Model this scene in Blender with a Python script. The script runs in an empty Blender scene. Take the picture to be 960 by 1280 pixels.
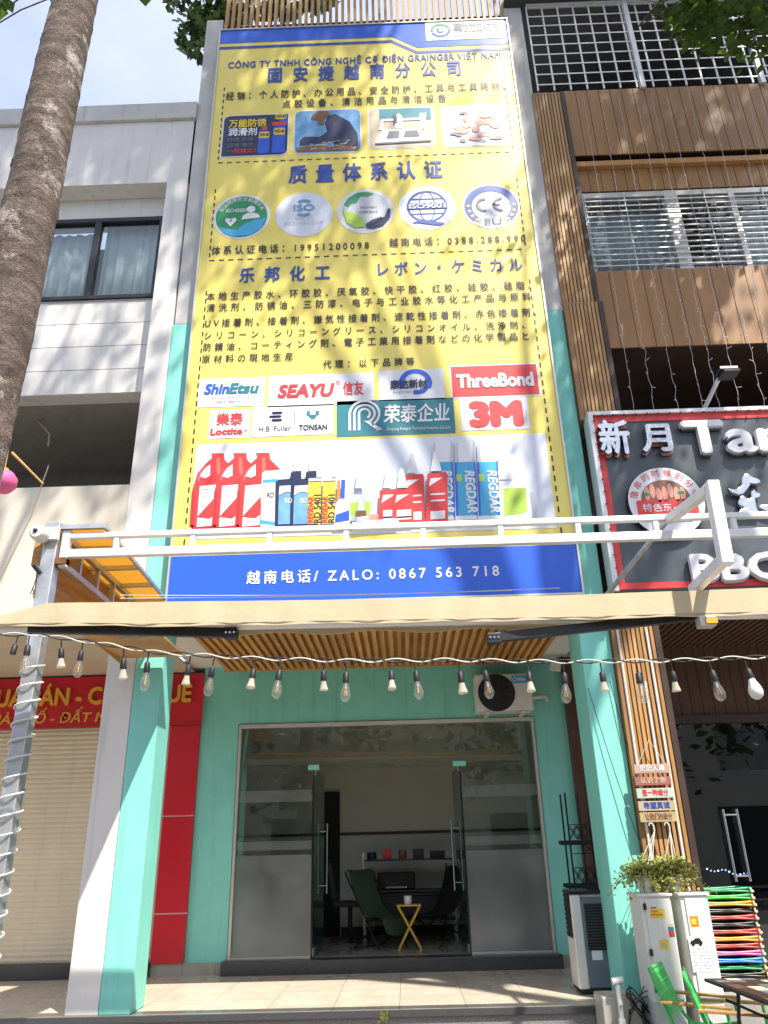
import bpy, math, random
from mathutils import Vector, Matrix, noise
random.seed(7)
rad = math.radians
S = bpy.context.scene
COL = S.collection
# ---------------------------------------------------------------- camera
PITCH, YAW, ROLL, EYE = rad(23.891), rad(.910), rad(-1.438), Vector((0, 0, 1.6))
FPX = 961.0
def cam_axes():
    r = Vector((1, 0, 0)); f = Vector((0, math.cos(PITCH), math.sin(PITCH))); u = Vector((0, -math.sin(PITCH), math.cos(PITCH)))
    c, s = math.cos(ROLL), math.sin(ROLL)
    r, u = r*c + u*s, u*c - r*s
    z = Matrix.Rotation(YAW, 3, 'Z')
    return z @ r, z @ u, z @ f
CR, CU, CF = cam_axes()
cd = bpy.data.cameras.new('camera'); cam = bpy.data.objects.new('camera', cd); COL.objects.link(cam)
cam.matrix_world = Matrix(((CR.x, CU.x, -CF.x, EYE.x), (CR.y, CU.y, -CF.y, EYE.y), (CR.z, CU.z, -CF.z, EYE.z), (0, 0, 0, 1)))
cd.sensor_fit = 'HORIZONTAL'; cd.sensor_width = 36; cd.lens = 36*FPX/960
cd.clip_start = .05; cd.clip_end = 2000
S.camera = cam
# ---------------------------------------------------------------- sky, sun, exposure
SUN = Vector((-.68, 1, -1.88)).normalized()          # direction the light travels
w = bpy.data.worlds.new('World'); S.world = w; w.use_nodes = True
nt = w.node_tree; nt.nodes.clear()
out = nt.nodes.new('ShaderNodeOutputWorld'); bg = nt.nodes.new('ShaderNodeBackground')
sky = nt.nodes.new('ShaderNodeTexSky'); sky.sky_type = 'NISHITA'; sky.sun_disc = False
sky.sun_elevation = math.asin(-SUN.z); sky.sun_rotation = math.atan2(-SUN.x, -SUN.y)
sky.air_density = 1.0; sky.dust_density = 2.5; sky.ozone_density = 1.0
tc = nt.nodes.new('ShaderNodeTexCoord'); mp = nt.nodes.new('ShaderNodeMapping'); mp.inputs['Scale'].default_value = (1, 1, 1.8)
nz = nt.nodes.new('ShaderNodeTexNoise'); nz.inputs['Scale'].default_value = 2.2; nz.inputs['Detail'].default_value = 7; nz.inputs['Roughness'].default_value = .55
rp = nt.nodes.new('ShaderNodeValToRGB'); rp.color_ramp.elements[0].position = .36; rp.color_ramp.elements[1].position = .66
mx = nt.nodes.new('ShaderNodeMixRGB'); mx.inputs[2].default_value = (3.1, 3.45, 4.4, 1)
mm = nt.nodes.new('ShaderNodeMath'); mm.operation = 'MULTIPLY_ADD'; mm.inputs[1].default_value = .45; mm.inputs[2].default_value = .46
L = nt.links.new
L(tc.outputs['Generated'], mp.inputs[0]); L(mp.outputs[0], nz.inputs['Vector']); L(nz.outputs[0], rp.inputs[0]); L(rp.outputs[0], mm.inputs[0])
L(mm.outputs[0], mx.inputs[0]); L(sky.outputs[0], mx.inputs[1]); L(mx.outputs[0], bg.inputs[0]); L(bg.outputs[0], out.inputs[0])
bg.inputs[1].default_value = .118
sl = bpy.data.lights.new('sun', 'SUN'); sl.energy = 3.4; sl.angle = rad(.6); sl.color = (1, .93, .83)
so = bpy.data.objects.new('sun', sl); COL.objects.link(so); so.rotation_euler = SUN.to_track_quat('-Z', 'Y').to_euler(); so.location = (10, -12, 30)
S.view_settings.view_transform = 'Standard'; S.view_settings.look = 'None'; S.view_settings.gamma = 1; S.view_settings.exposure = 1.28
S.render.engine = 'CYCLES'; S.cycles.max_bounces = 8; S.cycles.transparent_max_bounces = 16; S.cycles.caustics_reflective = False; S.cycles.caustics_refractive = False
# ---------------------------------------------------------------- helpers
def px(x, y, X=None, Y=None, Z=None):
    """world point seen at photo position x,y lying on the plane X=, Y= or Z="""
    d = CR*((x-480)/FPX) + CU*((640-y)/FPX) + CF
    t = (X-EYE.x)/d.x if X is not None else (Y-EYE.y)/d.y if Y is not None else (Z-EYE.z)/d.z
    return EYE + d*t
def proj(p):
    d = Vector(p)-EYE; k = d.dot(CF)
    if k < .1: return None
    return 480+FPX*d.dot(CR)/k, 640-FPX*d.dot(CU)/k

def mat(name, col, rough=.6, metal=0, var=.12, vs=3.0, bump=0, bs=40, spec=.5, emit=0, dirt=0, aniso=None, coat=0, isl=0):
    m = bpy.data.materials.new(name); m.use_nodes = True
    t = m.node_tree; b = t.nodes['Principled BSDF']; lk = t.links.new
    b.inputs['Roughness'].default_value = rough; b.inputs['Metallic'].default_value = metal
    b.inputs['Specular IOR Level'].default_value = spec; b.inputs['Coat Weight'].default_value = coat
    c = (*col, 1)
    co = t.nodes.new('ShaderNodeTexCoord'); src = co.outputs['Object']
    if aniso:
        ma = t.nodes.new('ShaderNodeMapping'); ma.inputs['Scale'].default_value = aniso; lk(src, ma.inputs[0]); src = ma.outputs[0]
    if var:
        n = t.nodes.new('ShaderNodeTexNoise'); n.inputs['Scale'].default_value = vs; n.inputs['Detail'].default_value = 6; n.inputs['Roughness'].default_value = .65
        lk(src, n.inputs['Vector'])
        r = t.nodes.new('ShaderNodeValToRGB'); r.color_ramp.elements[0].position = .3; r.color_ramp.elements[1].position = .72
        k0, k1 = 1-var, 1+var*.6
        r.color_ramp.elements[0].color = (col[0]*k0, col[1]*k0, col[2]*k0, 1); r.color_ramp.elements[1].color = (min(1, col[0]*k1), min(1, col[1]*k1), min(1, col[2]*k1), 1)
        lk(n.outputs[0], r.inputs[0]); last = r.outputs[0]
        if dirt:
            ma = t.nodes.new('ShaderNodeMapping'); ma.inputs['Scale'].default_value = (6, 6, .35); lk(co.outputs['Object'], ma.inputs[0])
            n2 = t.nodes.new('ShaderNodeTexNoise'); n2.inputs['Scale'].default_value = 1.6; n2.inputs['Detail'].default_value = 5; lk(ma.outputs[0], n2.inputs['Vector'])
            r2 = t.nodes.new('ShaderNodeValToRGB'); r2.color_ramp.elements[0].position = .55; r2.color_ramp.elements[1].position = .78
            r2.color_ramp.elements[0].color = (0, 0, 0, 1); r2.color_ramp.elements[1].color = (dirt,)*3+(1,)
            lk(n2.outputs[0], r2.inputs[0])
            mi = t.nodes.new('ShaderNodeMixRGB'); mi.inputs[2].default_value = (col[0]*.45, col[1]*.43, col[2]*.38, 1)
            lk(r2.outputs[0], mi.inputs[0]); lk(last, mi.inputs[1]); last = mi.outputs[0]
        if isl:
            ge = t.nodes.new('ShaderNodeNewGeometry'); mr = t.nodes.new('ShaderNodeMapRange'); mr.inputs[3].default_value = 1-isl; mr.inputs[4].default_value = 1+isl*.7; lk(ge.outputs['Random Per Island'], mr.inputs[0])
            hv = t.nodes.new('ShaderNodeMixRGB'); hv.blend_type = 'MULTIPLY'; hv.inputs[0].default_value = 1; lk(last, hv.inputs[1]); lk(mr.outputs[0], hv.inputs[2]); last = hv.outputs[0]
        lk(last, b.inputs['Base Color'])
        rr = t.nodes.new('ShaderNodeMapRange'); rr.inputs[3].default_value = max(.03, rough-.08); rr.inputs[4].default_value = min(1, rough+.1)
        lk(n.outputs[0], rr.inputs[0]); lk(rr.outputs[0], b.inputs['Roughness'])
    else: b.inputs['Base Color'].default_value = c
    if bump:
        n = t.nodes.new('ShaderNodeTexNoise'); n.inputs['Scale'].default_value = bs; n.inputs['Detail'].default_value = 4; lk(src, n.inputs['Vector'])
        bp = t.nodes.new('ShaderNodeBump'); bp.inputs['Strength'].default_value = bump; bp.inputs['Distance'].default_value = .02
        lk(n.outputs[0], bp.inputs['Height']); lk(bp.outputs[0], b.inputs['Normal'])
    if emit: b.inputs['Emission Color'].default_value = c; b.inputs['Emission Strength'].default_value = emit
    return m
def glass_mat(name, tint=(.9, .95, .93), ior=1.5, rough=.0, haze=0, hazecol=(.7, .72, .72)):
    m = bpy.data.materials.new(name); m.use_nodes = True; t = m.node_tree; t.nodes.clear(); lk = t.links.new
    o = t.nodes.new('ShaderNodeOutputMaterial'); a = t.nodes.new('ShaderNodeBsdfTransparent'); a.inputs[0].default_value = (*tint, 1)
    g = t.nodes.new('ShaderNodeBsdfGlossy'); g.inputs['Roughness'].default_value = rough
    fr = t.nodes.new('ShaderNodeFresnel'); ge = t.nodes.new('ShaderNodeNewGeometry'); io = t.nodes.new('ShaderNodeMapRange'); io.inputs[3].default_value = ior; io.inputs[4].default_value = 1/ior
    lk(ge.outputs['Backfacing'], io.inputs[0]); lk(io.outputs[0], fr.inputs[0])
    mi = t.nodes.new('ShaderNodeMixShader'); last = a.outputs[0]
    if haze:
        d = t.nodes.new('ShaderNodeBsdfDiffuse'); d.inputs[0].default_value = (*hazecol, 1); tr = t.nodes.new('ShaderNodeBsdfTranslucent'); tr.inputs[0].default_value = (*hazecol, 1)
        m0 = t.nodes.new('ShaderNodeMixShader'); m0.inputs[0].default_value = .5; lk(d.outputs[0], m0.inputs[1]); lk(tr.outputs[0], m0.inputs[2])
        m1 = t.nodes.new('ShaderNodeMixShader'); m1.inputs[0].default_value = haze; lk(a.outputs[0], m1.inputs[1]); lk(m0.outputs[0], m1.inputs[2]); last = m1.outputs[0]
    lk(fr.outputs[0], mi.inputs[0]); lk(last, mi.inputs[1]); lk(g.outputs[0], mi.inputs[2]); lk(mi.outputs[0], o.inputs[0])
    return m
def org(o):
    v = Vector((0, 0, 0))
    while o is not None: v += o.location; o = o.parent
    return v
class MB:
    def __init__(s): s.v = []; s.f = []; s.m = []; s.sm = []
    def add(s, vs, fs, m=0, sm=False):
        b = len(s.v); s.v += [Vector(p) for p in vs]; s.f += [[i+b for i in f] for f in fs]; s.m += [m]*len(fs); s.sm += [sm]*len(fs); return s
    def box(s, x0, x1, y0, y1, z0, z1, m=0):
        x0, x1 = min(x0, x1), max(x0, x1); y0, y1 = min(y0, y1), max(y0, y1); z0, z1 = min(z0, z1), max(z0, z1)
        v = [(x0, y0, z0), (x1, y0, z0), (x1, y1, z0), (x0, y1, z0), (x0, y0, z1), (x1, y0, z1), (x1, y1, z1), (x0, y1, z1)]
        return s.add(v, [(0, 3, 2, 1), (4, 5, 6, 7), (0, 1, 5, 4), (1, 2, 6, 5), (2, 3, 7, 6), (3, 0, 4, 7)], m)
    def bar(s, a, b, wx, wz=None, m=0, up=(0, 0, 1)):
        """square section bar from a to b"""
        a, b = Vector(a), Vector(b); wz = wz or wx; d = (b-a).normalized(); u = Vector(up)
        if abs(d.dot(u)) > .95: u = Vector((0, 1, 0))
        sd = d.cross(u).normalized(); u = sd.cross(d)
        v = [p + sd*(i*wx/2) + u*(j*wz/2) for p in (a, b) for i, j in ((-1, -1), (1, -1), (1, 1), (-1, 1))]
        return s.add(v, [(3, 2, 1, 0), (4, 5, 6, 7), (0, 1, 5, 4), (1, 2, 6, 5), (2, 3, 7, 6), (3, 0, 4, 7)], m)
    def tube(s, pts, r, n=8, m=0, cap=True, closed=False):
        pts = [Vector(p) for p in pts]; k = len(pts); rs = r if isinstance(r, (list, tuple)) else [r]*k; vs = []; fs = []
        ref = None
        for i, p in enumerate(pts):
            d = (pts[(i+1) % k]-pts[i-1]) if closed else (pts[min(i+1, k-1)]-pts[max(i-1, 0)])
            d.normalize()
            if ref is None: ref = d.orthogonal().normalized()
            sd = (ref - d*ref.dot(d)).normalized(); ref = sd; u = d.cross(sd)
            for j in range(n):
                a = 2*math.pi*j/n; vs.append(p + (sd*math.cos(a)+u*math.sin(a))*rs[i])
        for i in range(k if closed else k-1):
            for j in range(n):
                a, b = i*n+j, i*n+(j+1) % n; c, d2 = ((i+1) % k)*n+(j+1) % n, ((i+1) % k)*n+j
                fs.append((a, b, c, d2))
        s.add(vs, fs, m, True)
        if cap and not closed: s.add(vs[:n], [tuple(range(n-1, -1, -1))], m); s.add(vs[-n:], [tuple(range(n))], m)
        return s
    def lathe(s, c, prof, n=16, m=0, axis='Z'):
        """profile of (radius, height) about a vertical (or -Y) axis at c"""
        c = Vector(c); vs = []; fs = []
        for r, h in prof:
            for j in range(n):
                a = 2*math.pi*j/n
                vs.append(c + (Vector((r*math.cos(a), r*math.sin(a), h)) if axis == 'Z' else Vector((r*math.cos(a), -h, r*math.sin(a)))))
        for i in range(len(prof)-1):
            for j in range(n): fs.append((i*n+j, i*n+(j+1) % n, (i+1)*n+(j+1) % n, (i+1)*n+j))
        s.add(vs, fs, m, True)
        if prof[0][0] > .001: s.add(vs[:n], [tuple(range(n-1, -1, -1))], m)
        if prof[-1][0] > .001: s.add(vs[-n:], [tuple(range(n))], m)
        return s
    def prism(s, pts, ext, m=0):
        """planar polygon pushed along ext"""
        pts = [Vector(p) for p in pts]; e = Vector(ext); k = len(pts)
        s.add(pts+[p+e for p in pts], [tuple(range(k)), tuple(range(2*k-1, k-1, -1))]+[(i, i+k, (i+1) % k+k, (i+1) % k) for i in range(k)], m); return s
    def poly(s, pts, m=0): return s.add(pts, [tuple(range(len(pts)))], m)
    def build(s, name, mats, parent=None, bevel=0, local=False, solid=0, sub=0):
        me = bpy.data.meshes.new(name); o_ = Vector((0, 0, 0)) if (parent is None or local) else org(parent)
        me.from_pydata([tuple(p-o_) for p in s.v], [], s.f)
        for mm_ in (mats if isinstance(mats, (list, tuple)) else [mats]): me.materials.append(mm_)
        me.polygons.foreach_set('material_index', s.m); me.polygons.foreach_set('use_smooth', s.sm); me.update()
        o = bpy.data.objects.new(name, me); COL.objects.link(o)
        if parent is not None: o.parent = parent
        if bevel:
            b = o.modifiers.new('bevel', 'BEVEL'); b.width = bevel; b.segments = 2; b.limit_method = 'ANGLE'; b.angle_limit = rad(40)
        if solid:
            b = o.modifiers.new('solid', 'SOLIDIFY'); b.thickness = solid; b.offset = 0
        if sub:
            b = o.modifiers.new('sub', 'SUBSURF'); b.levels = sub; b.render_levels = sub
        return o
def tag(o, label=None, cat=None, group=None, kind=None):
    if label: o['label'] = label
    if cat: o['category'] = cat
    if group: o['group'] = group
    if kind: o['kind'] = kind
    return o
def thing(name, loc, label, cat, group=None, rz=0):
    o = bpy.data.objects.new(name, None); COL.objects.link(o); o.location = loc; o.rotation_euler.z = rz; o.empty_display_size = .1
    return tag(o, label, cat, group)
def copy_tree(o, parent=None):
    c = o.copy(); COL.objects.link(c)
    if parent is not None: c.parent = parent
    for ch in list(o.children): copy_tree(ch, c)
    return c
def struct(name, mb, m, **k): return tag(mb.build(name, m, **k), kind='structure')
# ---- lettering
_gc = {}
def glyphs(s, space=1.0, bold=0.0, ext=0.0, shear=0.0, bev=0.0):
    k = (s, round(space, 3), bold, ext, shear)
    if k in _gc: return _gc[k]
    c = bpy.data.curves.new('lettering', 'FONT'); c.body = s; c.space_character = space; c.offset = bold; c.extrude = ext; c.shear = shear; c.resolution_u = 3
    o = bpy.data.objects.new('lettering', c); COL.objects.link(o); bpy.context.view_layer.update()
    me = bpy.data.meshes.new_from_object(o.evaluated_get(bpy.context.evaluated_depsgraph_get()))
    r = ([v.co.copy() for v in me.vertices], [tuple(p.vertices) for p in me.polygons])
    bpy.data.objects.remove(o); bpy.data.curves.remove(c); bpy.data.meshes.remove(me)
    _gc[k] = r; return r
def cjk(s): return any(ord(ch) > 0x2e80 for ch in s)
def fit_text(s, W, h, bold=0, ext=0, shear=0, asp=1.0, track=False):
    """2-D lettering of character height h brought to width W (letter-spaced if track), lower left at 0,0; bold by doubled strokes"""
    sc = h/(.88 if cjk(s) else .70)
    def wd(sp):
        v, _ = glyphs(s, sp, 0, 0, shear); xs = [p.x for p in v]; return (max(xs)-min(xs))*sc*asp
    sp = 1.0
    if W and track and len(s) > 1:
        w1, w2 = wd(1.0), wd(1.5); sp = max(1.0, min(5, 1+.5*(W-w1)/(w2-w1)))
    v, f = glyphs(s, sp, 0, ext/sc if ext else 0, shear)
    xs = [p.x for p in v]; x0 = min(xs); ww = (max(xs)-x0)*sc; kx = (W/ww) if W else asp
    y0 = min(p.y for p in v) if cjk(s) else 0
    base = [((p.x-x0)*sc*kx, (p.y-y0)*sc, p.z*sc) for p in v]
    if not bold: return base, f
    b = bold*sc; V = []; F = []
    dirs = [(-b, 0), (b, 0), (0, b), (0, -b)] if bold < .035 else [(b*math.cos(a*math.pi/4), b*math.sin(a*math.pi/4)) for a in range(8)]
    for q, (dx, dy) in enumerate(dirs):
        n0 = len(V); V += [(x+dx*kx, y+dy, z+q*.0004) for x, y, z in base]; F += [tuple(k+n0 for k in t) for t in f]
    return V, F
def text_mb(mb, s, x0, x1, z0, h, Y, bold=.012, ext=0, shear=0, m=0, asp=1.0, track=False):
    v, f = fit_text(s, (x1-x0) if x1 is not None else None, h, bold, ext, shear, asp, track)
    mb.add([(x0+p[0], Y-p[2], z0+p[1]) for p in v], f, m); return mb
def ptext(parent, name, s, a, b, hpx, m, Y, bold=.012, ext=0, shear=0, into=None):
    """lettering on the plane Y whose lower left / lower right stand at photo points a / b"""
    A, B = px(*a, Y=Y), px(*b, Y=Y); z = (A.z+B.z)/2
    c = ((a[0]+b[0])/2, (a[1]+b[1])/2); h = px(c[0], c[1]-hpx, Y=Y).z-px(*c, Y=Y).z
    asp = (B.x-A.x)/(b[0]-a[0])*hpx/h
    mb = into or MB(); text_mb(mb, s, A.x, B.x, z, h, Y, bold, ext, shear, 0, asp, True)
    return mb if into else mb.build(name, m, parent)
def rrect(x0, x1, z0, z1, Y, r=0, n=5, corners=(1, 1, 1, 1)):
    """rounded rectangle outline facing -Y (corners: lower left, lower right, upper right, upper left)"""
    p = []
    for q, (cx, cz, a0) in enumerate(((x0+r, z0+r, 180), (x1-r, z0+r, 270), (x1-r, z1-r, 0), (x0+r, z1-r, 90))):
        if r and corners[q]:
            p += [(cx+r*math.cos(rad(a0+90*i/n)), Y, cz+r*math.sin(rad(a0+90*i/n))) for i in range(n+1)]
        else: p.append(((x0, x1, x1, x0)[q], Y, (z0, z0, z1, z1)[q]))
    return p
def disc(cx, cz, rx, rz, Y, n=40, a0=0, a1=360):
    return [(cx+rx*math.cos(rad(a0+(a1-a0)*i/n)), Y, cz+rz*math.sin(rad(a0+(a1-a0)*i/n))) for i in range(n if a1-a0 == 360 else n+1)]
def ring(mb, cx, cz, r0, r1, Y, n=48, a0=0, a1=360, m=0):
    for i in range(n):
        a, b = rad(a0+(a1-a0)*i/n), rad(a0+(a1-a0)*(i+1)/n)
        mb.poly([(cx+r*math.cos(t), Y, cz+r*math.sin(t)) for r, t in ((r0, a), (r1, a), (r1, b), (r0, b))], m)
    return mb
# ---------------------------------------------------------------- materials
M = {}
def mk(k, *a, **kw): M[k] = mat(k, *a, **kw)
mk('white_wall', (.77, .75, .71), .75, var=.09, vs=1.2, bump=.06, bs=60, dirt=.4)
mk('cream_wall', (.72, .66, .54), .75, var=.06, vs=1.2, bump=.06, bs=60, dirt=.22)
mk('grey_wall', (.60, .59, .56), .8, var=.15, vs=1.5, bump=.1, bs=50, dirt=.5)
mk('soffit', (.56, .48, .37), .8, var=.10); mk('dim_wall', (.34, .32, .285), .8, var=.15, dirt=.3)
mk('teal', (.245, .70, .60), .62, var=.10, vs=1.8, bump=.08, bs=45, dirt=.34)
mk('red_panel', (.62, .015, .03), .3, var=.06, vs=1)
mk('red_sign', (.60, .015, .03), .45, var=.06, vs=1)
mk('gold', (.80, .42, .05), .4, var=.05)
mk('shutter', (.74, .65, .47), .5, var=.08, vs=2, dirt=.25)
mk('granite', (.07, .072, .078), .3, var=.6, vs=160)
mk('granite_light', (.25, .24, .23), .7, var=.45, vs=90, bump=.2, bs=120)
mk('skirting', (.52, .49, .42), .35, var=.1)
mk('concrete', (.33, .32, .30), .85, var=.25, vs=2.5, bump=.2, bs=60)
mk('asphalt', (.055, .055, .057), .9, var=.3, vs=20, bump=.3, bs=150)
mk('paver', (.27, .25, .23), .85, var=.25, vs=4, bump=.2, bs=50)
mk('vinyl_yellow', (.92, .76, .17), .36, var=.05, vs=.5, bump=.25, bs=1.3, dirt=.10)
mk('vinyl_blue', (.025, .12, .66), .36, var=.06, vs=.6, bump=.2, bs=1.3)
mk('ink_blue', (.035, .08, .36), .4, var=0); mk('ink_black', (.03, .025, .03), .45, var=0); mk('ink_white', (.80, .80, .82), .4, var=0)
mk('ink_pale', (.74, .78, .86), .4, var=.03, vs=.8); mk('ink_red', (.72, .05, .05), .4, var=0); mk('ink_grey', (.15, .16, .18), .4, var=0)
mk('ink_green', (.02, .28, .10), .4, var=0); mk('ink_lime', (.42, .62, .08), .4, var=0); mk('ink_cyan', (.06, .42, .70), .4, var=0)
mk('ink_navy', (.018, .03, .09), .4, var=0); mk('ink_teal', (.03, .22, .27), .4, var=.1); mk('ink_orange', (.78, .26, .03), .4, var=0)
mk('ink_skyblue', (.18, .42, .72), .4, var=.5, vs=2.2); mk('ink_beige', (.62, .52, .38), .4, var=.15, vs=3); mk('ink_rose', (.80, .36, .28), .4, var=.3, vs=6)
mk('ink_silver', (.55, .58, .62), .4, var=.1); mk('ink_brown', (.25, .12, .06), .4, var=.1); mk('ink_gold', (.85, .60, .06), .4, var=0)
mk('galv', (.62, .64, .65), .42, metal=.75, var=.22, vs=9, bump=.05)
mk('galv_white', (.74, .75, .75), .45, metal=.25, var=.12, vs=8)
mk('steel', (.72, .72, .72), .2, metal=1, var=.05)
mk('alu', (.62, .60, .55), .4, metal=.5, var=.08)
mk('white_paint', (.74, .74, .70), .45, var=.10, vs=4, dirt=.25)
mk('dark_metal', (.035, .036, .04), .45, metal=.3, var=.2); mk('black', (.012, .012, .013), .5, var=.2); mk('black_gloss', (.012, .012, .014), .18, var=0)
mk('rust', (.22, .08, .04), .8, var=.4, vs=12)
mk('cream_fabric', (.87, .75, .50), .8, var=.10, vs=2.5, bump=.15, bs=18)
mk('wood', (.47, .26, .095), .5, var=.35, vs=3, aniso=(12, 12, .8), bump=.1, isl=.28)
mk('wood_ceiling', (.64, .33, .10), .5, var=.3, vs=3, aniso=(10, .7, 10), bump=.1, isl=.2)
mk('wood_light', (.50, .27, .09), .55, var=.3, vs=3, aniso=(12, 12, .8), isl=.2)
mk('wood_dark', (.12, .06, .034), .6, var=.3, vs=3, aniso=(10, 10, .8))
mk('brown_panel', (.35, .175, .06), .5, var=.22, vs=1.6, aniso=(2.5, 2.5, .7), isl=.10, dirt=.3)
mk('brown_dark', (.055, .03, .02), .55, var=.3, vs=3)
mk('plywood', (.52, .28, .09), .6, var=.4, vs=2.0, aniso=(1, 1, 9))
mk('sheet_orange', (.80, .54, .16), .4, var=.15, vs=2)
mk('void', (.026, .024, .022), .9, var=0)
mk('room_wall', (.68, .65, .57), .8, var=.05); mk('room_wall_low', (.75, .74, .69), .7, var=.05); mk('room_floor', (.42, .40, .37), .12, var=.1, vs=2)
mk('curtain', (.66, .68, .68), .9, var=.12, vs=3, aniso=(6, 6, .6)); mk('green_fabric', (.045, .085, .05), .9, var=.2); mk('yellow_wood', (.78, .46, .06), .5, var=.15)
mk('cooler_grey', (.15, .165, .20), .5, var=.05); mk('plastic_white', (.72, .72, .68), .42, var=.08, vs=5, dirt=.22)
mk('led', (.75, .82, 1), .4, var=0, emit=.6); mk('blue_led', (.15, .25, 1), .4, var=0, emit=6); mk('white_led', (.9, .9, 1), .4, var=0, emit=5)
mk('leaf', (.045, .095, .018), .5, var=.6, vs=1.6, spec=.35); mk('leaf_pale', (.46, .48, .14), .5, var=.5, vs=8); mk('leaf_dark', (.022, .04, .012), .5, var=.5, vs=2)
mk('chair_green', (.05, .50, .10), .4, var=.1); mk('pink', (.75, .12, .32), .6, var=.1)
mk('chrome', (.62, .64, .66), .16, metal=1, var=.3, vs=7, bump=.35, bs=9); mk('sign_board', (.085, .10, .115), .36, var=.35, vs=1.4)
mk('roof', (.10, .11, .11), .7, var=.3)
for k, c in dict(green=(.02, .30, .12), bright_green=(.06, .50, .08), yellow=(.72, .38, .03), black=(.015, .015, .017), red=(.50, .05, .03), pink=(.68, .16, .36), blue=(.03, .25, .68)).items(): mk('paint_'+k, c, .3, var=.05)
def frosted_mat(name):
    m = bpy.data.materials.new(name); m.use_nodes = True; t = m.node_tree; t.nodes.clear(); lk = t.links.new
    o = t.nodes.new('ShaderNodeOutputMaterial'); r = t.nodes.new('ShaderNodeBsdfRefraction'); r.inputs['Color'].default_value = (.86, .9, .9, 1); r.inputs['Roughness'].default_value = .42; r.inputs['IOR'].default_value = 1.35
    d = t.nodes.new('ShaderNodeBsdfDiffuse'); d.inputs[0].default_value = (.72, .75, .74, 1); tr = t.nodes.new('ShaderNodeBsdfTranslucent'); tr.inputs[0].default_value = (.72, .75, .74, 1); a = t.nodes.new('ShaderNodeBsdfTransparent'); a.inputs[0].default_value = (.9, .92, .92, 1)
    m0 = t.nodes.new('ShaderNodeMixShader'); m0.inputs[0].default_value = .5; lk(d.outputs[0], m0.inputs[1]); lk(tr.outputs[0], m0.inputs[2])
    m1 = t.nodes.new('ShaderNodeMixShader'); m1.inputs[0].default_value = .72; lk(a.outputs[0], m1.inputs[1]); lk(r.outputs[0], m1.inputs[2])
    n = t.nodes.new('ShaderNodeTexNoise'); n.inputs['Scale'].default_value = 1.6; n.inputs['Detail'].default_value = 5; co = t.nodes.new('ShaderNodeTexCoord'); lk(co.outputs['Object'], n.inputs['Vector']); mr = t.nodes.new('ShaderNodeMapRange'); mr.inputs[1].default_value = .3; mr.inputs[2].default_value = .7; mr.inputs[3].default_value = .16; mr.inputs[4].default_value = .56; lk(n.outputs[0], mr.inputs[0])
    m2 = t.nodes.new('ShaderNodeMixShader'); lk(mr.outputs[0], m2.inputs[0]); lk(m1.outputs[0], m2.inputs[1]); lk(m0.outputs[0], m2.inputs[2])
    g = t.nodes.new('ShaderNodeBsdfGlossy'); g.inputs['Roughness'].default_value = .12; m3 = t.nodes.new('ShaderNodeMixShader'); m3.inputs[0].default_value = .06; lk(m2.outputs[0], m3.inputs[1]); lk(g.outputs[0], m3.inputs[2]); lk(m3.outputs[0], o.inputs[0]); return m
M['glass'] = glass_mat('glass', (.86, .90, .88), 1.75); M['glass_dark'] = glass_mat('glass_dark', (.62, .66, .66), 1.9); M['glass_window'] = glass_mat('glass_window', (.85, .90, .90), 1.75)
M['frosted'] = frosted_mat('frosted') if True else glass_mat('frosted', (.8, .84, .84), haze=.52, hazecol=(.74, .77, .76)); M['glass_band'] = glass_mat('glass_band', (.9, .93, .92), haze=.25, hazecol=(.6, .62, .62)); M['glass_edge'] = glass_mat('glass_edge', (.55, .74, .70), haze=.12, hazecol=(.3, .55, .5))
M['bulb_glass'] = glass_mat('bulb_glass', (.96, .96, .94), 1.45, haze=.12, hazecol=(.8, .8, .75)); M['bulb_frost'] = glass_mat('bulb_frost', (.9, .88, .8), haze=.8, hazecol=(.85, .80, .68))
def orange_sheet():
    m = M['sheet_orange']; t = m.node_tree; b = t.nodes['Principled BSDF']; o = t.nodes['Material Output']
    tr = t.nodes.new('ShaderNodeBsdfTranslucent'); tr.inputs[0].default_value = (.85, .60, .18, 1); mi = t.nodes.new('ShaderNodeMixShader'); mi.inputs[0].default_value = .55
    t.links.new(b.outputs[0], mi.inputs[1]); t.links.new(tr.outputs[0], mi.inputs[2]); t.links.new(mi.outputs[0], o.inputs[0])
orange_sheet()
def leaf_trans(k, c):
    m = M[k]; t = m.node_tree; b = t.nodes['Principled BSDF']; o = t.nodes['Material Output']
    tr = t.nodes.new('ShaderNodeBsdfTranslucent'); tr.inputs[0].default_value = (*c, 1); mi = t.nodes.new('ShaderNodeMixShader'); mi.inputs[0].default_value = .35
    t.links.new(b.outputs[0], mi.inputs[1]); t.links.new(tr.outputs[0], mi.inputs[2]); t.links.new(mi.outputs[0], o.inputs[0])
mk('faded_pink', (.50, .33, .27), .7, var=.2, vs=9); mk('faded_red', (.36, .12, .10), .7, var=.2, vs=9); mk('faded_mint', (.48, .58, .50), .7, var=.2, vs=9); mk('faded_tan', (.48, .39, .26), .7, var=.2, vs=9); mk('faded_yellow', (.46, .36, .19), .7, var=.2, vs=9)
mk('ink_red_dark', (.48, .03, .035), .4, var=0); mk('ink_red_light', (.80, .16, .13), .4, var=0)
leaf_trans('leaf', (.12, .22, .02)); leaf_trans('leaf_pale', (.5, .5, .12)); leaf_trans('leaf_dark', (.03, .06, .01)); leaf_trans('cream_fabric', (.6, .45, .22))
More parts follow.
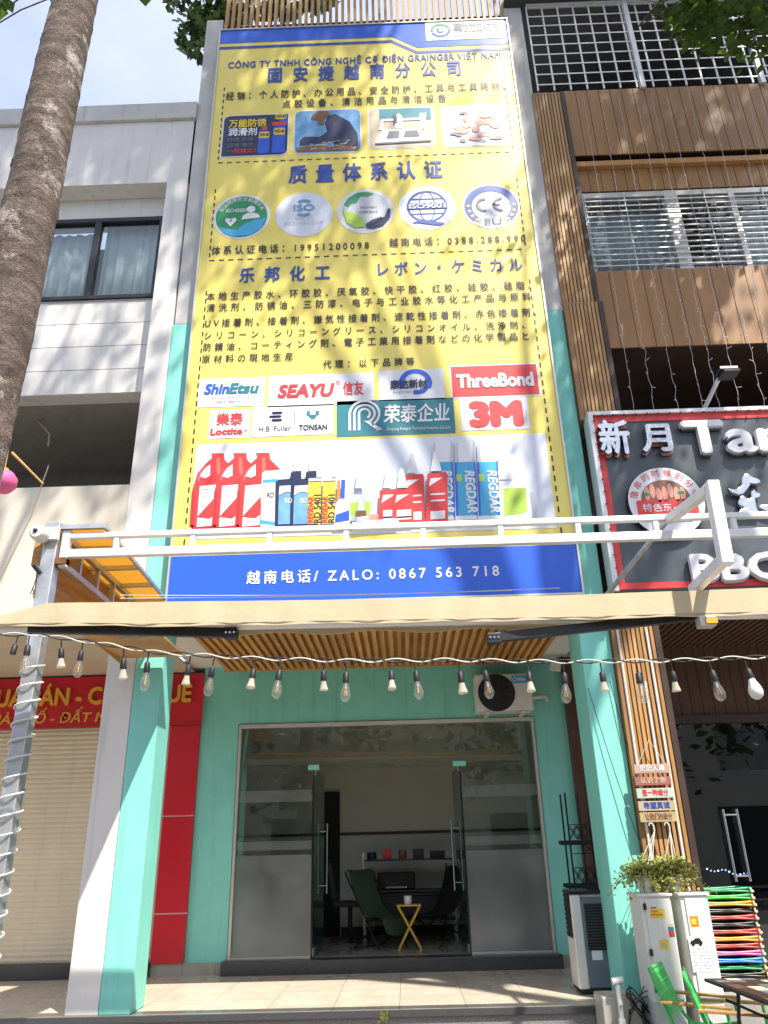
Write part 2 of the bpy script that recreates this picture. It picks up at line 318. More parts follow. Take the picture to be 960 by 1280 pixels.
def tile_mat(name, col, grout, sx, sy, rough, shift=(0, 0, 0)):
    m = bpy.data.materials.new(name); m.use_nodes = True; t = m.node_tree; b = t.nodes['Principled BSDF']; lk = t.links.new
    co = t.nodes.new('ShaderNodeTexCoord'); ma = t.nodes.new('ShaderNodeMapping'); ma.inputs['Location'].default_value = shift
    br = t.nodes.new('ShaderNodeTexBrick'); br.offset = 0; br.inputs['Scale'].default_value = 1; br.inputs['Brick Width'].default_value = sx; br.inputs['Row Height'].default_value = sy
    br.inputs['Mortar Size'].default_value = .004; br.inputs['Color1'].default_value = (*col, 1); br.inputs['Color2'].default_value = (col[0]*.93, col[1]*.92, col[2]*.90, 1); br.inputs['Mortar'].default_value = (*grout, 1)
    n = t.nodes.new('ShaderNodeTexNoise'); n.inputs['Scale'].default_value = 5; n.inputs['Detail'].default_value = 8
    mi = t.nodes.new('ShaderNodeMixRGB'); mi.blend_type = 'MULTIPLY'; mi.inputs[0].default_value = .35
    lk(co.outputs['Object'], ma.inputs[0]); lk(ma.outputs[0], br.inputs[0]); lk(co.outputs['Object'], n.inputs['Vector']); lk(br.outputs[0], mi.inputs[1]); lk(n.outputs[0], mi.inputs[2]); n2 = t.nodes.new('ShaderNodeTexNoise'); n2.inputs['Scale'].default_value = 1.7; n2.inputs['Detail'].default_value = 9; n2.inputs['Roughness'].default_value = .7; lk(co.outputs['Object'], n2.inputs['Vector'])
    r2 = t.nodes.new('ShaderNodeMapRange'); r2.inputs[1].default_value = .52; r2.inputs[2].default_value = .75; r2.inputs[4].default_value = .5; lk(n2.outputs[0], r2.inputs[0])
    m3 = t.nodes.new('ShaderNodeMixRGB'); m3.inputs[2].default_value = (grout[0]*.9, grout[1]*.85, grout[2]*.75, 1); lk(r2.outputs[0], m3.inputs[0]); lk(mi.outputs[0], m3.inputs[1])
    lk(m3.outputs[0], b.inputs['Base Color']); r3 = t.nodes.new('ShaderNodeMapRange'); r3.inputs[3].default_value = rough; r3.inputs[4].default_value = rough+.3; lk(n2.outputs[0], r3.inputs[0]); lk(r3.outputs[0], b.inputs['Roughness']); M[name] = m
tile_mat('floor_tile', (.78, .68, .55), (.36, .3, .23), .6, .4, .14, (.1, .12, 0))
tile_mat('skirt_tile', (.52, .49, .42), (.3, .27, .22), .4, .6, .3)
# bark with horizontal scars and pale lichen
def bark():
    m = bpy.data.materials.new('bark'); m.use_nodes = True; t = m.node_tree; b = t.nodes['Principled BSDF']; lk = t.links.new
    co = t.nodes.new('ShaderNodeTexCoord'); ma = t.nodes.new('ShaderNodeMapping'); ma.inputs['Scale'].default_value = (1, 1, 2.4); lk(co.outputs['Object'], ma.inputs[0])
    n = t.nodes.new('ShaderNodeTexNoise'); n.inputs['Scale'].default_value = 7; n.inputs['Detail'].default_value = 10; n.inputs['Roughness'].default_value = .7; lk(ma.outputs[0], n.inputs['Vector'])
    r = t.nodes.new('ShaderNodeValToRGB'); e = r.color_ramp.elements; e[0].position = .3; e[0].color = (.028, .021, .017, 1); e[1].position = .75; e[1].color = (.32, .255, .21, 1)
    e2 = e.new(.52); e2.color = (.135, .098, .078, 1); lk(n.outputs[0], r.inputs[0])
    n2 = t.nodes.new('ShaderNodeTexNoise'); n2.inputs['Scale'].default_value = 3.2; n2.inputs['Detail'].default_value = 9; n2.inputs['Roughness'].default_value = .75; lk(co.outputs['Object'], n2.inputs['Vector'])
    r2 = t.nodes.new('ShaderNodeValToRGB'); r2.color_ramp.elements[0].position = .54; r2.color_ramp.elements[1].position = .62; lk(n2.outputs[0], r2.inputs[0])
    mi = t.nodes.new('ShaderNodeMixRGB'); mi.inputs[2].default_value = (.44, .39, .34, 1); lk(r2.outputs[0], mi.inputs[0]); lk(r.outputs[0], mi.inputs[1])
    mb_ = t.nodes.new('ShaderNodeMapping'); mb_.inputs['Scale'].default_value = (1.3, 1.3, 7); lk(co.outputs['Object'], mb_.inputs[0])
    n3 = t.nodes.new('ShaderNodeTexNoise'); n3.inputs['Scale'].default_value = 2.4; n3.inputs['Detail'].default_value = 8; n3.inputs['Roughness'].default_value = .7; lk(mb_.outputs[0], n3.inputs['Vector'])
    r3 = t.nodes.new('ShaderNodeMapRange'); r3.inputs[1].default_value = .52; r3.inputs[2].default_value = .68; r3.inputs[4].default_value = .75; lk(n3.outputs[0], r3.inputs[0])
    m3 = t.nodes.new('ShaderNodeMixRGB'); m3.inputs[2].default_value = (.035, .025, .02, 1); lk(r3.outputs[0], m3.inputs[0]); lk(mi.outputs[0], m3.inputs[1]); lk(m3.outputs[0], b.inputs['Base Color'])
    vo = t.nodes.new('ShaderNodeTexVoronoi'); vo.feature = 'DISTANCE_TO_EDGE'; vo.inputs['Scale'].default_value = 34; lk(ma.outputs[0], vo.inputs['Vector'])
    rv = t.nodes.new('ShaderNodeMapRange'); rv.inputs[1].default_value = 0; rv.inputs[2].default_value = .12; lk(vo.outputs[0], rv.inputs[0])
    ad = t.nodes.new('ShaderNodeMath'); lk(n.outputs[0], ad.inputs[0]); lk(rv.outputs[0], ad.inputs[1])
    bp = t.nodes.new('ShaderNodeBump'); bp.inputs['Strength'].default_value = .7; bp.inputs['Distance'].default_value = .012; lk(ad.outputs[0], bp.inputs['Height']); lk(bp.outputs[0], b.inputs['Normal'])
    b.inputs['Roughness'].default_value = .9; M['bark'] = m
bark()
# ---------------------------------------------------------------- the setting
PZ = .33                                                            # level of the raised terrace in front of the shops
struct('road', MB().box(-150, 150, -150, 2.2, -.4, -.14), M['asphalt'])
struct('ground', MB().box(-150, 150, 2.2, 150, -.6, -.02), M['concrete'])
struct('pavement', MB().box(-40, 40, 1.0, 7.985, -.3, 0), M['paver'])
fl = MB().box(-9, 2.25, 8.0, 10.42, PZ-.05, PZ)
struct('terrace_floor', fl, M['floor_tile'])
st = MB().box(-9, 2.25, 7.985, 10.4, -.1, PZ-.054); st.box(-9, 2.25, 7.955, 8.0, PZ-.05, PZ-.002, 1)
struct('terrace_step', st, [M['granite_light'], M['granite']])
struct('terrace', MB().box(2.253, 9, 7.97, 10.0, -.1, PZ-.003), M['concrete'])

# ---------------------------------------------------------------- the teal shop house
D = 8.0; W = 10.4
shop = thing('shop_building', (-.28, W, PZ), 'narrow teal shop house with glass front, raised tiled terrace and slatted timber ceiling', 'building')
for x0, x1, dep in ((-2.787, -2.5, .42), (1.9, 2.22, .55)):
    MB().box(x0, x1, D, D+dep, PZ, 7.88).build('pillar', M['teal'], shop, bevel=.012)
    MB().box(x0+.02, x1-(0 if x0 < 0 else -.03), D+.004, D+dep, 7.88, 13.86).build('upper_pillar', M['grey_wall'], shop, bevel=.012)
MB().box(-2.5, 1.9, D+.12, D+.4, 3.93, 13.8).build('upper_wall', M['grey_wall'], shop)
wl = MB(); wl.box(-2.66, -2.16, W, W+.15, PZ, 4.0); wl.box(1.74, 2.16, W, W+.15, PZ, 4.0); wl.box(-2.16, 1.74, W, W+.15, 3.2, 4.0);
wl.build('wall', M['teal'], shop)
for a, b in ((-3.05, -2.2), (1.78, 2.15)): MB().box(a, b, W-.014, W-.001, PZ, PZ+.13).build('skirting', M['skirt_tile'], shop)
MB().box(-2.2, 1.78, W-.14, W+.16, PZ-.01, .475).build('threshold', M['granite'], shop, bevel=.006)
MB().box(-2.8, 2.22, D+.01, W+.1, 3.96, 4.05).build('soffit', M['white_wall'], shop)
sc = MB(); xa, xb = px(284, 845, Z=3.9), px(678, 835, Z=3.9); n = 44
x0, x1 = -2.30, 1.82
for i in range(n):
    x = x0 + (x1-x0)*i/(n-1); sc.box(x-.024, x+.024, D+.1, W-.16, 3.875, 3.925)
sc.box(x0-.05, x1+.05, D+.09, W-.14, 3.935, 3.955, 1); sc.box(x0-.06, x1+.06, W-.158, W-.12, 3.865, 3.95)
sc.build('slat_ceiling', [M['wood_ceiling'], M['plywood']], shop)
# interior room
rm = MB()
IZ = .478
rm.box(-2.9, 2.3, W+.16, 13.2, IZ-.06, IZ); rm.build('room_floor', M['room_floor'], shop)
rm = MB(); rm.box(-3.0, 2.4, 13.0, 13.1, 1.9, 4.0); rm.box(-3.0, -2.9, W+.15, 13.0, IZ, 4.0); rm.box(2.3, 2.4, W+.15, 13.0, IZ, 4.0); rm.box(-3.0, 2.4, W+.15, 13.1, 4.0, 4.1)
rm.box(-2.9, 2.3, 12.97, 13.0, 1.86, 1.9, 1); rm.build('room_wall', [M['room_wall'], M['brown_dark']], shop)
rm = MB(); rm.box(-3.0, 2.4, 13.0, 13.1, IZ, 1.86); rm.box(-1.0, 2.3, 12.985, 13.0, IZ, IZ+.12, 1); rm.build('room_dado', [M['room_wall_low'], M['brown_dark']], shop)
rd = MB(); rd.box(-1.42, -1.02, 12.9, 12.99, IZ, 2.5); rd.build('inner_doorway', M['void'], shop)
# glass front
GX0, GX1, GZ0, GZ1 = -2.15, 1.73, .475, 3.19; DX0, DX1, DZ = -1.17, .74, 2.6
gf = MB(); t = .035
gf.box(GX0, GX0+t, W-.02, W+.08, GZ0, GZ1); gf.box(GX1-t, GX1, W-.02, W+.08, GZ0, GZ1); gf.box(GX0, GX1, W-.022, W+.082, GZ1-.05, GZ1); gf.box(GX0+t, DX0, W-.01, W+.05, GZ0, GZ0+.03); gf.box(DX1, GX1-t, W-.01, W+.05, GZ0, GZ0+.03)
front = gf.build('glass_front', M['alu'], shop, bevel=.003)
Yg = W+.02
for a, b in ((GX0+t, DX0), (DX1, GX1-t)):
    MB().box(a, b, Yg, Yg+.012, GZ0+.03, GZ1-.05).build('pane', M['glass'], front)
    MB().box(a+.002, b-.002, Yg-.006, Yg-.003, GZ0+.031, 1.60).build('frosted_film', M['frosted'], front)
    for z0, z1 in ((1.66, 1.76), (2.22, 2.36)): MB().box(a+.002, b-.002, Yg-.006, Yg-.003, z0, z1).build('film_band', M['glass_band'], front)
MB().box(DX0+.004, DX1-.004, Yg, Yg+.012, DZ+.01, GZ1-.05).build('transom_pane', M['glass'], front)
for sx, hx in ((1, DX0+.012), (-1, DX1-.012)):
    a = rad(87)*sx                                                   # leaves stand open into the room
    dirv = Vector((math.cos(a)*sx, abs(math.sin(a)), 0)); nv = Vector((-dirv.y, dirv.x, 0))
    def P3(s_, z_, o_=0): return Vector((hx, Yg+.006, 0)) + dirv*s_ + nv*o_ + Vector((0, 0, z_))
    def slab(s0, s1, z0, z1, t_): return [P3(s0, z0, -t_/2), P3(s1, z0, -t_/2), P3(s1, z1, -t_/2), P3(s0, z1, -t_/2)]
    nn = nv*.012
    door = MB().prism(slab(.01, .90, GZ0+.015, DZ, .012), nn).build('glass_door', M['glass_edge'], shop)
    MB().prism(slab(-.005, .012, GZ0+.01, DZ, .02), nv*.02).build('door_edge', M['black_gloss'], door)
    f = MB()
    for z0, z1 in ((GZ0+.012, GZ0+.10), (DZ-.06, DZ+.012)): f.prism(slab(0, .16, z0, z1, .03), nv*.03)
    f.build('patch_fitting', M['alu'], door)
    h = MB()
    for o_ in (-.06, .06):
        h.tube([P3(.80, 1.13, o_), P3(.80, 1.98, o_)], .013)
    for z_ in (1.22, 1.88): h.tube([P3(.80, z_, -.06), P3(.80, z_, .06)], .009)
    h.build('handle', M['steel'], door)
MB().box(DX0-.06, DX0+.08, Yg-.016, Yg+.03, DZ-.002, DZ+.06).box(DX1-.10, DX1+.07, Yg-.016, Yg+.03, DZ-.002, DZ+.06).build('corner_fitting', M['teal'], front)

# ---------------------------------------------------------------- white building on the left
wb = thing('white_building', (-5.5, W, PZ), 'pale rendered building with parapet, ribbon window and open balcony beside the teal shop', 'building')
MB().box(-3.09, -2.79, D, D+.45, PZ, 11.6).build('pilaster', M['white_wall'], wb, bevel=.01)
MB().box(-9, -2.76, D-.05, D+.35, 11.6, 11.93).build('parapet_coping', M['grey_wall'], wb, bevel=.008)
MB().box(-9, -2.79, D+.003, D+.35, 10.37, 11.598).build('parapet', M['white_wall'], wb)
YR = 8.28; wx1 = px(207, 272, Y=YR).x; wz1 = px(150, 274, Y=YR).z; wz0 = px(150, 374, Y=YR).z; wx0 = wx1-3.0
rp_ = MB(); zz = 7.05; rows = 9; hh = (10.37-zz)/rows
def plank(x0, x1, z0, z1): rp_.box(x0, x1, YR, YR+.25, z0, z1)
zs = [7.05+hh*i for i in range(rows+1)]
for i in range(rows):
    a, b = zs[i]+.006, zs[i+1]-.006
    if b <= wz0 or a >= wz1: plank(-9, -3.07, a, b)
    else:
        if a < wz0: plank(-9, -3.07, a, wz0)
        if b > wz1: plank(-9, -3.07, wz1, b)
        plank(-9, wx0, max(a, wz0), min(b, wz1)); plank(wx1, -3.07, max(a, wz0), min(b, wz1))
rp_.box(-9, wx0, YR+.02, YR+.24, 7.06, 10.36, 1); rp_.box(wx0, -3.07, YR+.02, YR+.24, wz1+.01, 10.36, 1); rp_.box(wx0, -3.07, YR+.02, YR+.24, 7.06, wz0-.01, 1)
rp_.build('grooved_wall', [M['white_wall'], M['grey_wall']], wb)
wf = MB(); t = .07; cxm = px(116, 330, Y=YR).x
for a, b in ((wx0, wx0+t), (wx1-t, wx1), (cxm-.045, cxm+.045)): wf.box(a, b, YR-.03, YR+.06, wz0, wz1)
wf.box(wx0, wx1, YR-.034, YR+.064, wz1-t, wz1); wf.box(wx0, wx1, YR-.034, YR+.064, wz0, wz0+t*.8)
win = wf.build('window', M['dark_metal'], wb, bevel=.004)
for a, b in ((wx0+t, cxm-.045), (cxm+.045, wx1-t)): MB().box(a, b, YR+.02, YR+.028, wz0+t*.8, wz1-t).build('pane', M['glass_window'], win)
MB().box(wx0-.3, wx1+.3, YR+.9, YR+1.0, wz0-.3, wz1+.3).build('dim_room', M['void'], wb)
def curtain(x0, x1, z0, z1, Y, amp, wl_, name, label, mt='curtain'):
    c = MB(); n = int((x1-x0)/wl_*10); vs = []
    for i in range(n+1):
        x = x0+(x1-x0)*i/n; y = Y + amp*math.sin(i/10*2*math.pi + .8*math.sin(i*.13)) 
        vs += [(x, y, z0), (x+.01*math.sin(i), y*.5+Y*.5, z1)]
    c.add(vs, [(2*i, 2*i+2, 2*i+3, 2*i+1) for i in range(n)], 0, True)
    return tag(c.build(name, M[mt], solid=.003), label, 'curtain')
curtain(cxm+.06, wx1+.05, wz0-.1, wz1, YR+.16, .03, .13, 'curtain', 'pale grey pleated curtain behind the right pane of the dark framed ribbon window')
curtain(wx0, cxm-.03, wz0-.1, wz1-.12, YR+.16, .035, .16, 'curtain', 'white gathered curtain behind the ribbon window pane next to the tree trunk')
bl = MB(); bl.box(-9, -3.09, D+.003, D+.18, 3.92, 5.6); bl.build('balcony_wall', M['cream_wall'], wb)
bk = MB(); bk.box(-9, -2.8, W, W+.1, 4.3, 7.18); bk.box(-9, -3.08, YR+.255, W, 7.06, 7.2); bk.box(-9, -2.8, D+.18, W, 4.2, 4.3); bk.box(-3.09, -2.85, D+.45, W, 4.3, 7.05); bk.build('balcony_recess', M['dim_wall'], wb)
MB().box(-9, -2.8, D+.02, W+.1, 3.9, 3.925).box(-9, -2.7, W+.02, W+.1, 3.2, 3.9).build('ground_soffit', M['soffit'], wb)
MB().box(-9, -2.8, YR+.002, YR+.1, 10.36, 10.37).build('head_soffit', M['soffit'], wb)
sh = MB(); z = .49; k = 0
while z < 3.24:
    sh.add([(-9, W+.05, z), (-3.04, W+.05, z), (-3.04, W+.044, z+.03), (-9, W+.044, z+.03), (-9, W+.050, z+.058), (-3.04, W+.050, z+.058), (-9, W+.055, z+.06), (-3.04, W+.055, z+.06)], [(0, 1, 2, 3), (3, 2, 5, 4), (4, 5, 7, 6)]); z += .06
sh.box(-9, -3.0, W+.07, W+.1, .4, 3.3)
sh.build('roller_shutter', M['shutter'], wb)
MB().box(-9, -3.06, W-.1, W+.06, PZ-.01, .475).build('threshold', M['granite'], wb)
zc = [.455] + [px(220, y, Y=W-.05).z for y in (1142, 1020, 907)] + [3.2]
for a, b in zip(zc, zc[1:]): MB().box(-3.055, -2.663, W-.05, W+.05, a+.007, b-.007).build('red_cladding', M['red_panel'], wb, bevel=.004)
MB().box(-3.05, -2.668, W-.038, W+.045, .46, 3.2).build('cladding_joint', M['white_paint'], wb)
# balcony ceiling lamp
lt = thing('ceiling_lamp', px(50, 515, Y=8.85), 'thin tube lamp with bent conduit under the dim balcony ceiling', 'lamp')
a, b = px(25, 516, Y=8.85), px(82, 513, Y=8.85); MB().box(a.x, b.x, 8.82, 8.89, a.z-.02, a.z+.03).build('tube', M['white_paint'], lt)
MB().tube([px(40, 517, Y=8.9), px(62, 543, Y=8.9), px(60, 558, Y=8.9)], .012).build('conduit', M['soffit'], lt)
# red sale banner of the white building
rs = thing('shop_sign', (-4.3, W-.06, 3.2), 'red banner with gold capital letters above the beige roller shutter', 'sign')
MB().box(-8, -2.64, W-.075, W-.055, 3.2, 3.87).box(-8, -2.64, W-.085, W-.055, 3.2, 3.23).build('panel', M['red_sign'], rs)
tb = MB(); text_mb(tb, 'MUA BÁN - CHO THUÊ', -5.62, -2.80, 3.50, .22, W-.10, .03, .02); tb.build('letters', M['gold'], rs)
tb = MB(); text_mb(tb, 'NHÀ PHỐ - ĐẤT NỀN', -5.62, -3.62, 3.27, .125, W-.085, .02, .006, shear=.15); tb.build('letters', M['gold'], rs)

# ---------------------------------------------------------------- wood clad building on the right
rb = thing('wood_clad_building', (5, 9.5, PZ), 'brown timber clad restaurant building with barred windows and a caged roof terrace', 'building')
def slats(mb, x0, x1, y, z0, z1, n, gap=.3, dy=.025):
    w_ = (x1-x0)/n
    for i in range(n): mb.box(x0+i*w_+w_*gap/2, x0+(i+1)*w_-w_*gap/2, y, y+dy, z0, z1, 0)
    mb.box(x0, x1, y+dy-.006, y+dy+.02, z0, z1, 1)
for z0, z1, y, dx in ((7.95, 11.86, 7.98, 0), (6.22, 7.945, 7.93, .02), (PZ, 4.04, 7.93, .02)):
    s_ = MB(); slats(s_, 2.262+dx, 2.64+dx, y, z0, z1, 8); s_.box(2.262+dx, 2.64+dx, y+.046, 8.4, z0, z1, 1); s_.box(2.64+dx, 2.70+dx, y-.01, 8.4, z0, z1, 2)
    s_.box(2.226, 2.261+dx, y-.004, 8.4, z0, z1, 3)
    s_.build('clad_pillar', [M['wood'], M['wood_dark'], M['brown_dark'], M['brown_panel']], rb)
def ribs(name, x0, x1, y, z0, z1, pitch, mt, dep=.02, thick=.12):
    mb = MB(); x = x0
    while x < x1:
        mb.box(x+.004, min(x+pitch-.004, x1), y, y+dep, z0, z1, 0); x += pitch
    mb.box(x0, x1, y+dep-.008, y+thick, z0+.002, z1-.002, 1); return mb.build(name, [mt, M['brown_dark']], rb)
ribs('upper_panel', 2.70, 9, 8.0, 10.58, 11.9, .17, M['brown_panel'])
ribs('middle_panel', 2.70, 9, 8.06, 9.95, 10.36, .17, M['brown_panel'])
ribs('lower_panel', 2.66, 9, 8.0, 7.28, 8.49, .22, M['brown_panel'])
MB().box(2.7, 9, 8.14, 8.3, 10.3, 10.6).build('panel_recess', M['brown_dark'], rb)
MB().box(2.7, 9, 7.99, 8.06, 10.36, 10.45).build('ledge', M['wood_light'], rb)
# window row
YW = 8.1; fx = [2.72, 3.95, 4.78, 6.0, 7.2]; wz0_, wz1_ = 8.5, 9.93
wf = MB()
wf.box(2.70, 9, YW-.03, YW+.07, wz1_-.09, wz1_); wf.box(2.70, 9, YW-.03, YW+.07, wz0_, wz0_+.05)
for i, x in enumerate(fx): wf.box(x-(.04 if i != 1 else .09), x+(.04 if i != 1 else .09), YW-.034, YW+.074, wz0_, wz1_)
rw = wf.build('window', M['alu'], rb, bevel=.004)
for a, b in zip(fx, fx[1:]): MB().box(a+.04, b-.04, YW+.02, YW+.026, wz0_+.05, wz1_-.09).build('pane', M['glass_window'], rw)
br = MB(); zz = wz0_+.1
while zz < wz1_-.1: br.box(2.74, 9, YW-.065, YW-.05, zz, zz+.014); zz += .095
for x in (2.75, 3.3, 4.4, 5.2): br.box(x, x+.012, YW-.05, YW-.036, wz0_+.02, wz1_-.02)
br.build('security_bars', M['galv_white'], rb)
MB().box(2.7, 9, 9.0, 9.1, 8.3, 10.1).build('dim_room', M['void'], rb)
curtain(2.76, 3.95, 8.45, 9.85, YW+.22, .035, .15, 'curtain', 'grey green curtain behind the barred window nearest the billboard')
curtain(4.85, 5.6, 8.45, 9.85, YW+.25, .035, .14, 'curtain', 'grey curtain at the right end of the barred window row')
# open gap above the restaurant sign
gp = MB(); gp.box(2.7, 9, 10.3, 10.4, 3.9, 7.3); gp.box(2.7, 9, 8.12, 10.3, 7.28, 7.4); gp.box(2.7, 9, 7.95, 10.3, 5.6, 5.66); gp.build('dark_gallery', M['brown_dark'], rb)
# ground floor
so_ = MB()
so_.box(2.26, 9, 8.02, 10.0, 3.99, 4.04, 1); x = 2.7
while x < 9: so_.box(x, x+.05, 8.0, 10.0, 3.96, 3.992); x += .085
so_.build('soffit', [M['wood_dark'], M['brown_dark']], rb)
ribs('lintel_wall', 2.7, 9, 10.0, 3.08, 3.96, .14, M['wood_dark'])
MB().box(3.2, 9, 9.93, 10.08, 2.99, 3.08).box(2.7, 3.3, 9.95, 10.1, PZ, 3.08).build('door_frame', M['brown_dark'], rb)
MB().box(3.3, 9, 10.0, 10.012, 2.42, 2.99).build('transom_pane', M['glass_dark'], rb)
MB().box(3.3, 9, 9.98, 10.03, 2.37, 2.42).box(5.0, 5.06, 9.98, 10.03, PZ, 2.37).build('mullion', M['dark_metal'], rb)
rg = MB().box(3.3, 5.0, 10.0, 10.012, PZ+.02, 2.37).build('glass_door', M['glass_dark'], rb)
hd = MB()
for x in (3.80, 3.96): hd.tube([(x, 9.94, 1.20), (x, 9.94, 1.98)], .016, m=0)
for z in (1.26, 1.92): hd.tube([(3.80, 9.94, z), (3.96, 9.94, z)], .012)
hd.build('handle', M['steel'], rg)
MB().box(5.06, 9, 10.0, 10.012, PZ+.02, 2.37).build('pane', M['glass_dark'], rb)
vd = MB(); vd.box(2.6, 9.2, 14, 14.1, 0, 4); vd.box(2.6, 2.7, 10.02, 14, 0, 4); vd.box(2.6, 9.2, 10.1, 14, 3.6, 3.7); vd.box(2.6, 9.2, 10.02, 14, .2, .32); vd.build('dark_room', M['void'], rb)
for x, y in ((3.9, 11.2), (4.35, 11.6), (4.2, 12.6)):
    MB().lathe((x, y, 3.585), [(.05, 0), (.055, .012)], 14).build('downlight', M['white_led'], rb)
# roof cage
cg = MB(); x = 2.33; zt, zb = 13.84, 11.92; i = 0
while x < 9:
    cg.box(x-.011, x+.011, 7.99, 8.012, zb, zt); x += .245; i += 1
k = 0; z = zb+.12
while z < zt+.01: cg.box(2.33, 9, 7.984, 7.99, z-.011, z+.011); z += .222
for x in (3.88, 5.65): cg.box(x-.035, x+.035, 7.96, 8.03, zb-.04, zt+.02, 0)
cg.box(2.33, 9, 7.97, 8.03, zt, zt+.05)
cg.build('roof_cage', M['galv_white'], rb)
MB().box(2.28, 9, 8.05, 8.3, 11.86, 11.95).build('cage_sill', M['concrete'], rb)
rf = MB(); rf.prism([(2.0, 7.75, 13.93), (2.0, 12, 14.9), (2.0, 12, 15.0), (2.0, 7.75, 14.03)], (7.2, 0, 0)); rf.build('roof', M['roof'], rb)
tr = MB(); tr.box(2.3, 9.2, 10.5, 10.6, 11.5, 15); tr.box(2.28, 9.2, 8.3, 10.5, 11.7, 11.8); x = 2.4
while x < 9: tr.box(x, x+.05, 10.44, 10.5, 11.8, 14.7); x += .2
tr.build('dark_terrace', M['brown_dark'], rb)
# white light tubes on the lower cladding
for i, (p, q) in enumerate((((771, 785), (797, 935)), ((806, 852), (822, 955)), ((807, 785), (838, 950)))):
    a, b = px(*p, Y=7.915), px(*q, Y=7.915); MB().tube([(a.x, 7.915, a.z), (a.x, 7.915, .9 if i != 1 else b.z)], .013).build('light_tube', M['white_paint'], rb)
# brown side board with small cards
bb = thing('brown_board', (2.35, 10.35, PZ), 'tall dark brown board behind the right teal pillar with a column of small cards', 'board')
MB().box(2.163, 2.7, 10.32, 10.5, PZ, 3.95).build('panel', M['wood_dark'], bb)
for y, c in ((968, 'ink_cyan'), (982, 'ink_orange'), (995, 'ink_gold'), (1009, 'ink_white'), (1021, 'ink_white')):
    p = px(738+(y-968)*.09, y, Y=10.3); MB().box(p.x-.05, p.x+.045, 10.305, 10.318, p.z-.05, p.z+.05).build('card', M[c], bb)
# ---------------------------------------------------------------- the tall yellow billboard
YB = 7.85; T1, T2, T3, T4 = YB-.004, YB-.008, YB-.012, YB-.016        # printed layers, each a few mm proud
bx0, bx1, bz0, bz1 = -2.47, 1.955, 4.07, 13.35
bb_ = thing('billboard', (-.26, YB, bz0), 'tall yellow printed billboard with product pictures and company lettering hung above the glass shop', 'billboard')
MB().box(bx0, bx1, YB, YB+.1, bz0, bz1).build('panel', M['vinyl_yellow'], bb_)
fr = MB()
for a in ((bx0-.02, bx0), (bx1, bx1+.02)): fr.box(a[0], a[1], YB-.02, YB+.12, bz0-.02, bz1+.02)
fr.box(bx0, bx1, YB-.02, YB+.12, bz1, bz1+.02); fr.box(bx0, bx1, YB-.02, YB+.12, bz0-.02, bz0); fr.build('edge_frame', M['alu'], bb_)
zb = px(470, 688, Y=YB).z
MB().poly([(bx0, T1, bz0), (bx1, T1, bz0), (bx1, T1, zb), (bx0, T1, zb)]).build('blue_band', M['vinyl_blue'], bb_)
def B(x, y): p = px(x, y, Y=YB); return p.x, p.z
def bp(pts, Y): return [(B(*q)[0], Y, B(*q)[1]) for q in pts]
hz = [B(275, 55)[1], B(490, 47)[1], B(520, 58)[1]]
xk0, xk1 = B(490, 47)[0], B(521, 58)[0]; z0 = hz[0]; z1 = z0-.27
MB().poly([(bx0, T1, z0), (xk0, T1, z0), (xk1, T1, z1), (bx1, T1, z1), (bx1, T1, bz1), (bx0, T1, bz1)]).build('blue_header', M['vinyl_blue'], bb_)
s_ = MB(); g, h = .075, .06
s_.poly([(bx0, T1, z0-g-h), (xk0-.02, T1, z0-g-h), (xk1-.02, T1, z1-g-h), (bx1, T1, z1-g-h), (bx1, T1, z1-g), (xk1, T1, z1-g), (xk0, T1, z0-g), (bx0, T1, z0-g)])
s_.build('blue_stripe', M['ink_blue'], bb_)
def tile(name, p, q, m, r=0, cor=(1, 1, 1, 1), border=None, Y=T1, parent=None):
    """printed rectangle between photo corners p (upper left) and q (lower right)"""
    a, b = B(*p), B(*q); x0, x1 = a[0], b[0]; z1, z0 = a[1], b[1]; mb = MB()
    if border: mb.poly(rrect(x0-.02, x1+.02, z0-.02, z1+.02, Y, r+.02 if r else 0, corners=cor)); Y -= .003
    t_ = mb.build('tile_border', M[border], parent or bb_) if border else None
    o = MB().poly(rrect(x0, x1, z0, z1, Y, r, corners=cor)).build(name, M[m], parent or bb_)
    return o, (x0, x1, z0, z1), Y-.004
def sub(o, name, m, *polys): 
    mb = MB()
    for p in polys: mb.poly(p)
    return mb.build(name, M[m], o)
def R(box, Y, u0, u1, v0, v1, r=0):
    x0, x1, z0, z1 = box; return rrect(x0+(x1-x0)*u0, x0+(x1-x0)*u1, z0+(z1-z0)*v0, z0+(z1-z0)*v1, Y, r)
def G(box, Y, pts): x0, x1, z0, z1 = box; return [(x0+(x1-x0)*u, Y, z0+(z1-z0)*v) for u, v in pts]
def gtext(o, box, Y, s, u0, u1, v, h, m, bold=.012, shear=0, name='printed_text'):
    x0, x1, z0, z1 = box; mb = MB(); text_mb(mb, s, x0+(x1-x0)*u0, None if u1 is None else x0+(x1-x0)*u1, z0+(z1-z0)*v, (z1-z0)*h, Y, bold, 0, shear)
    return mb.build(name, M[m], o)
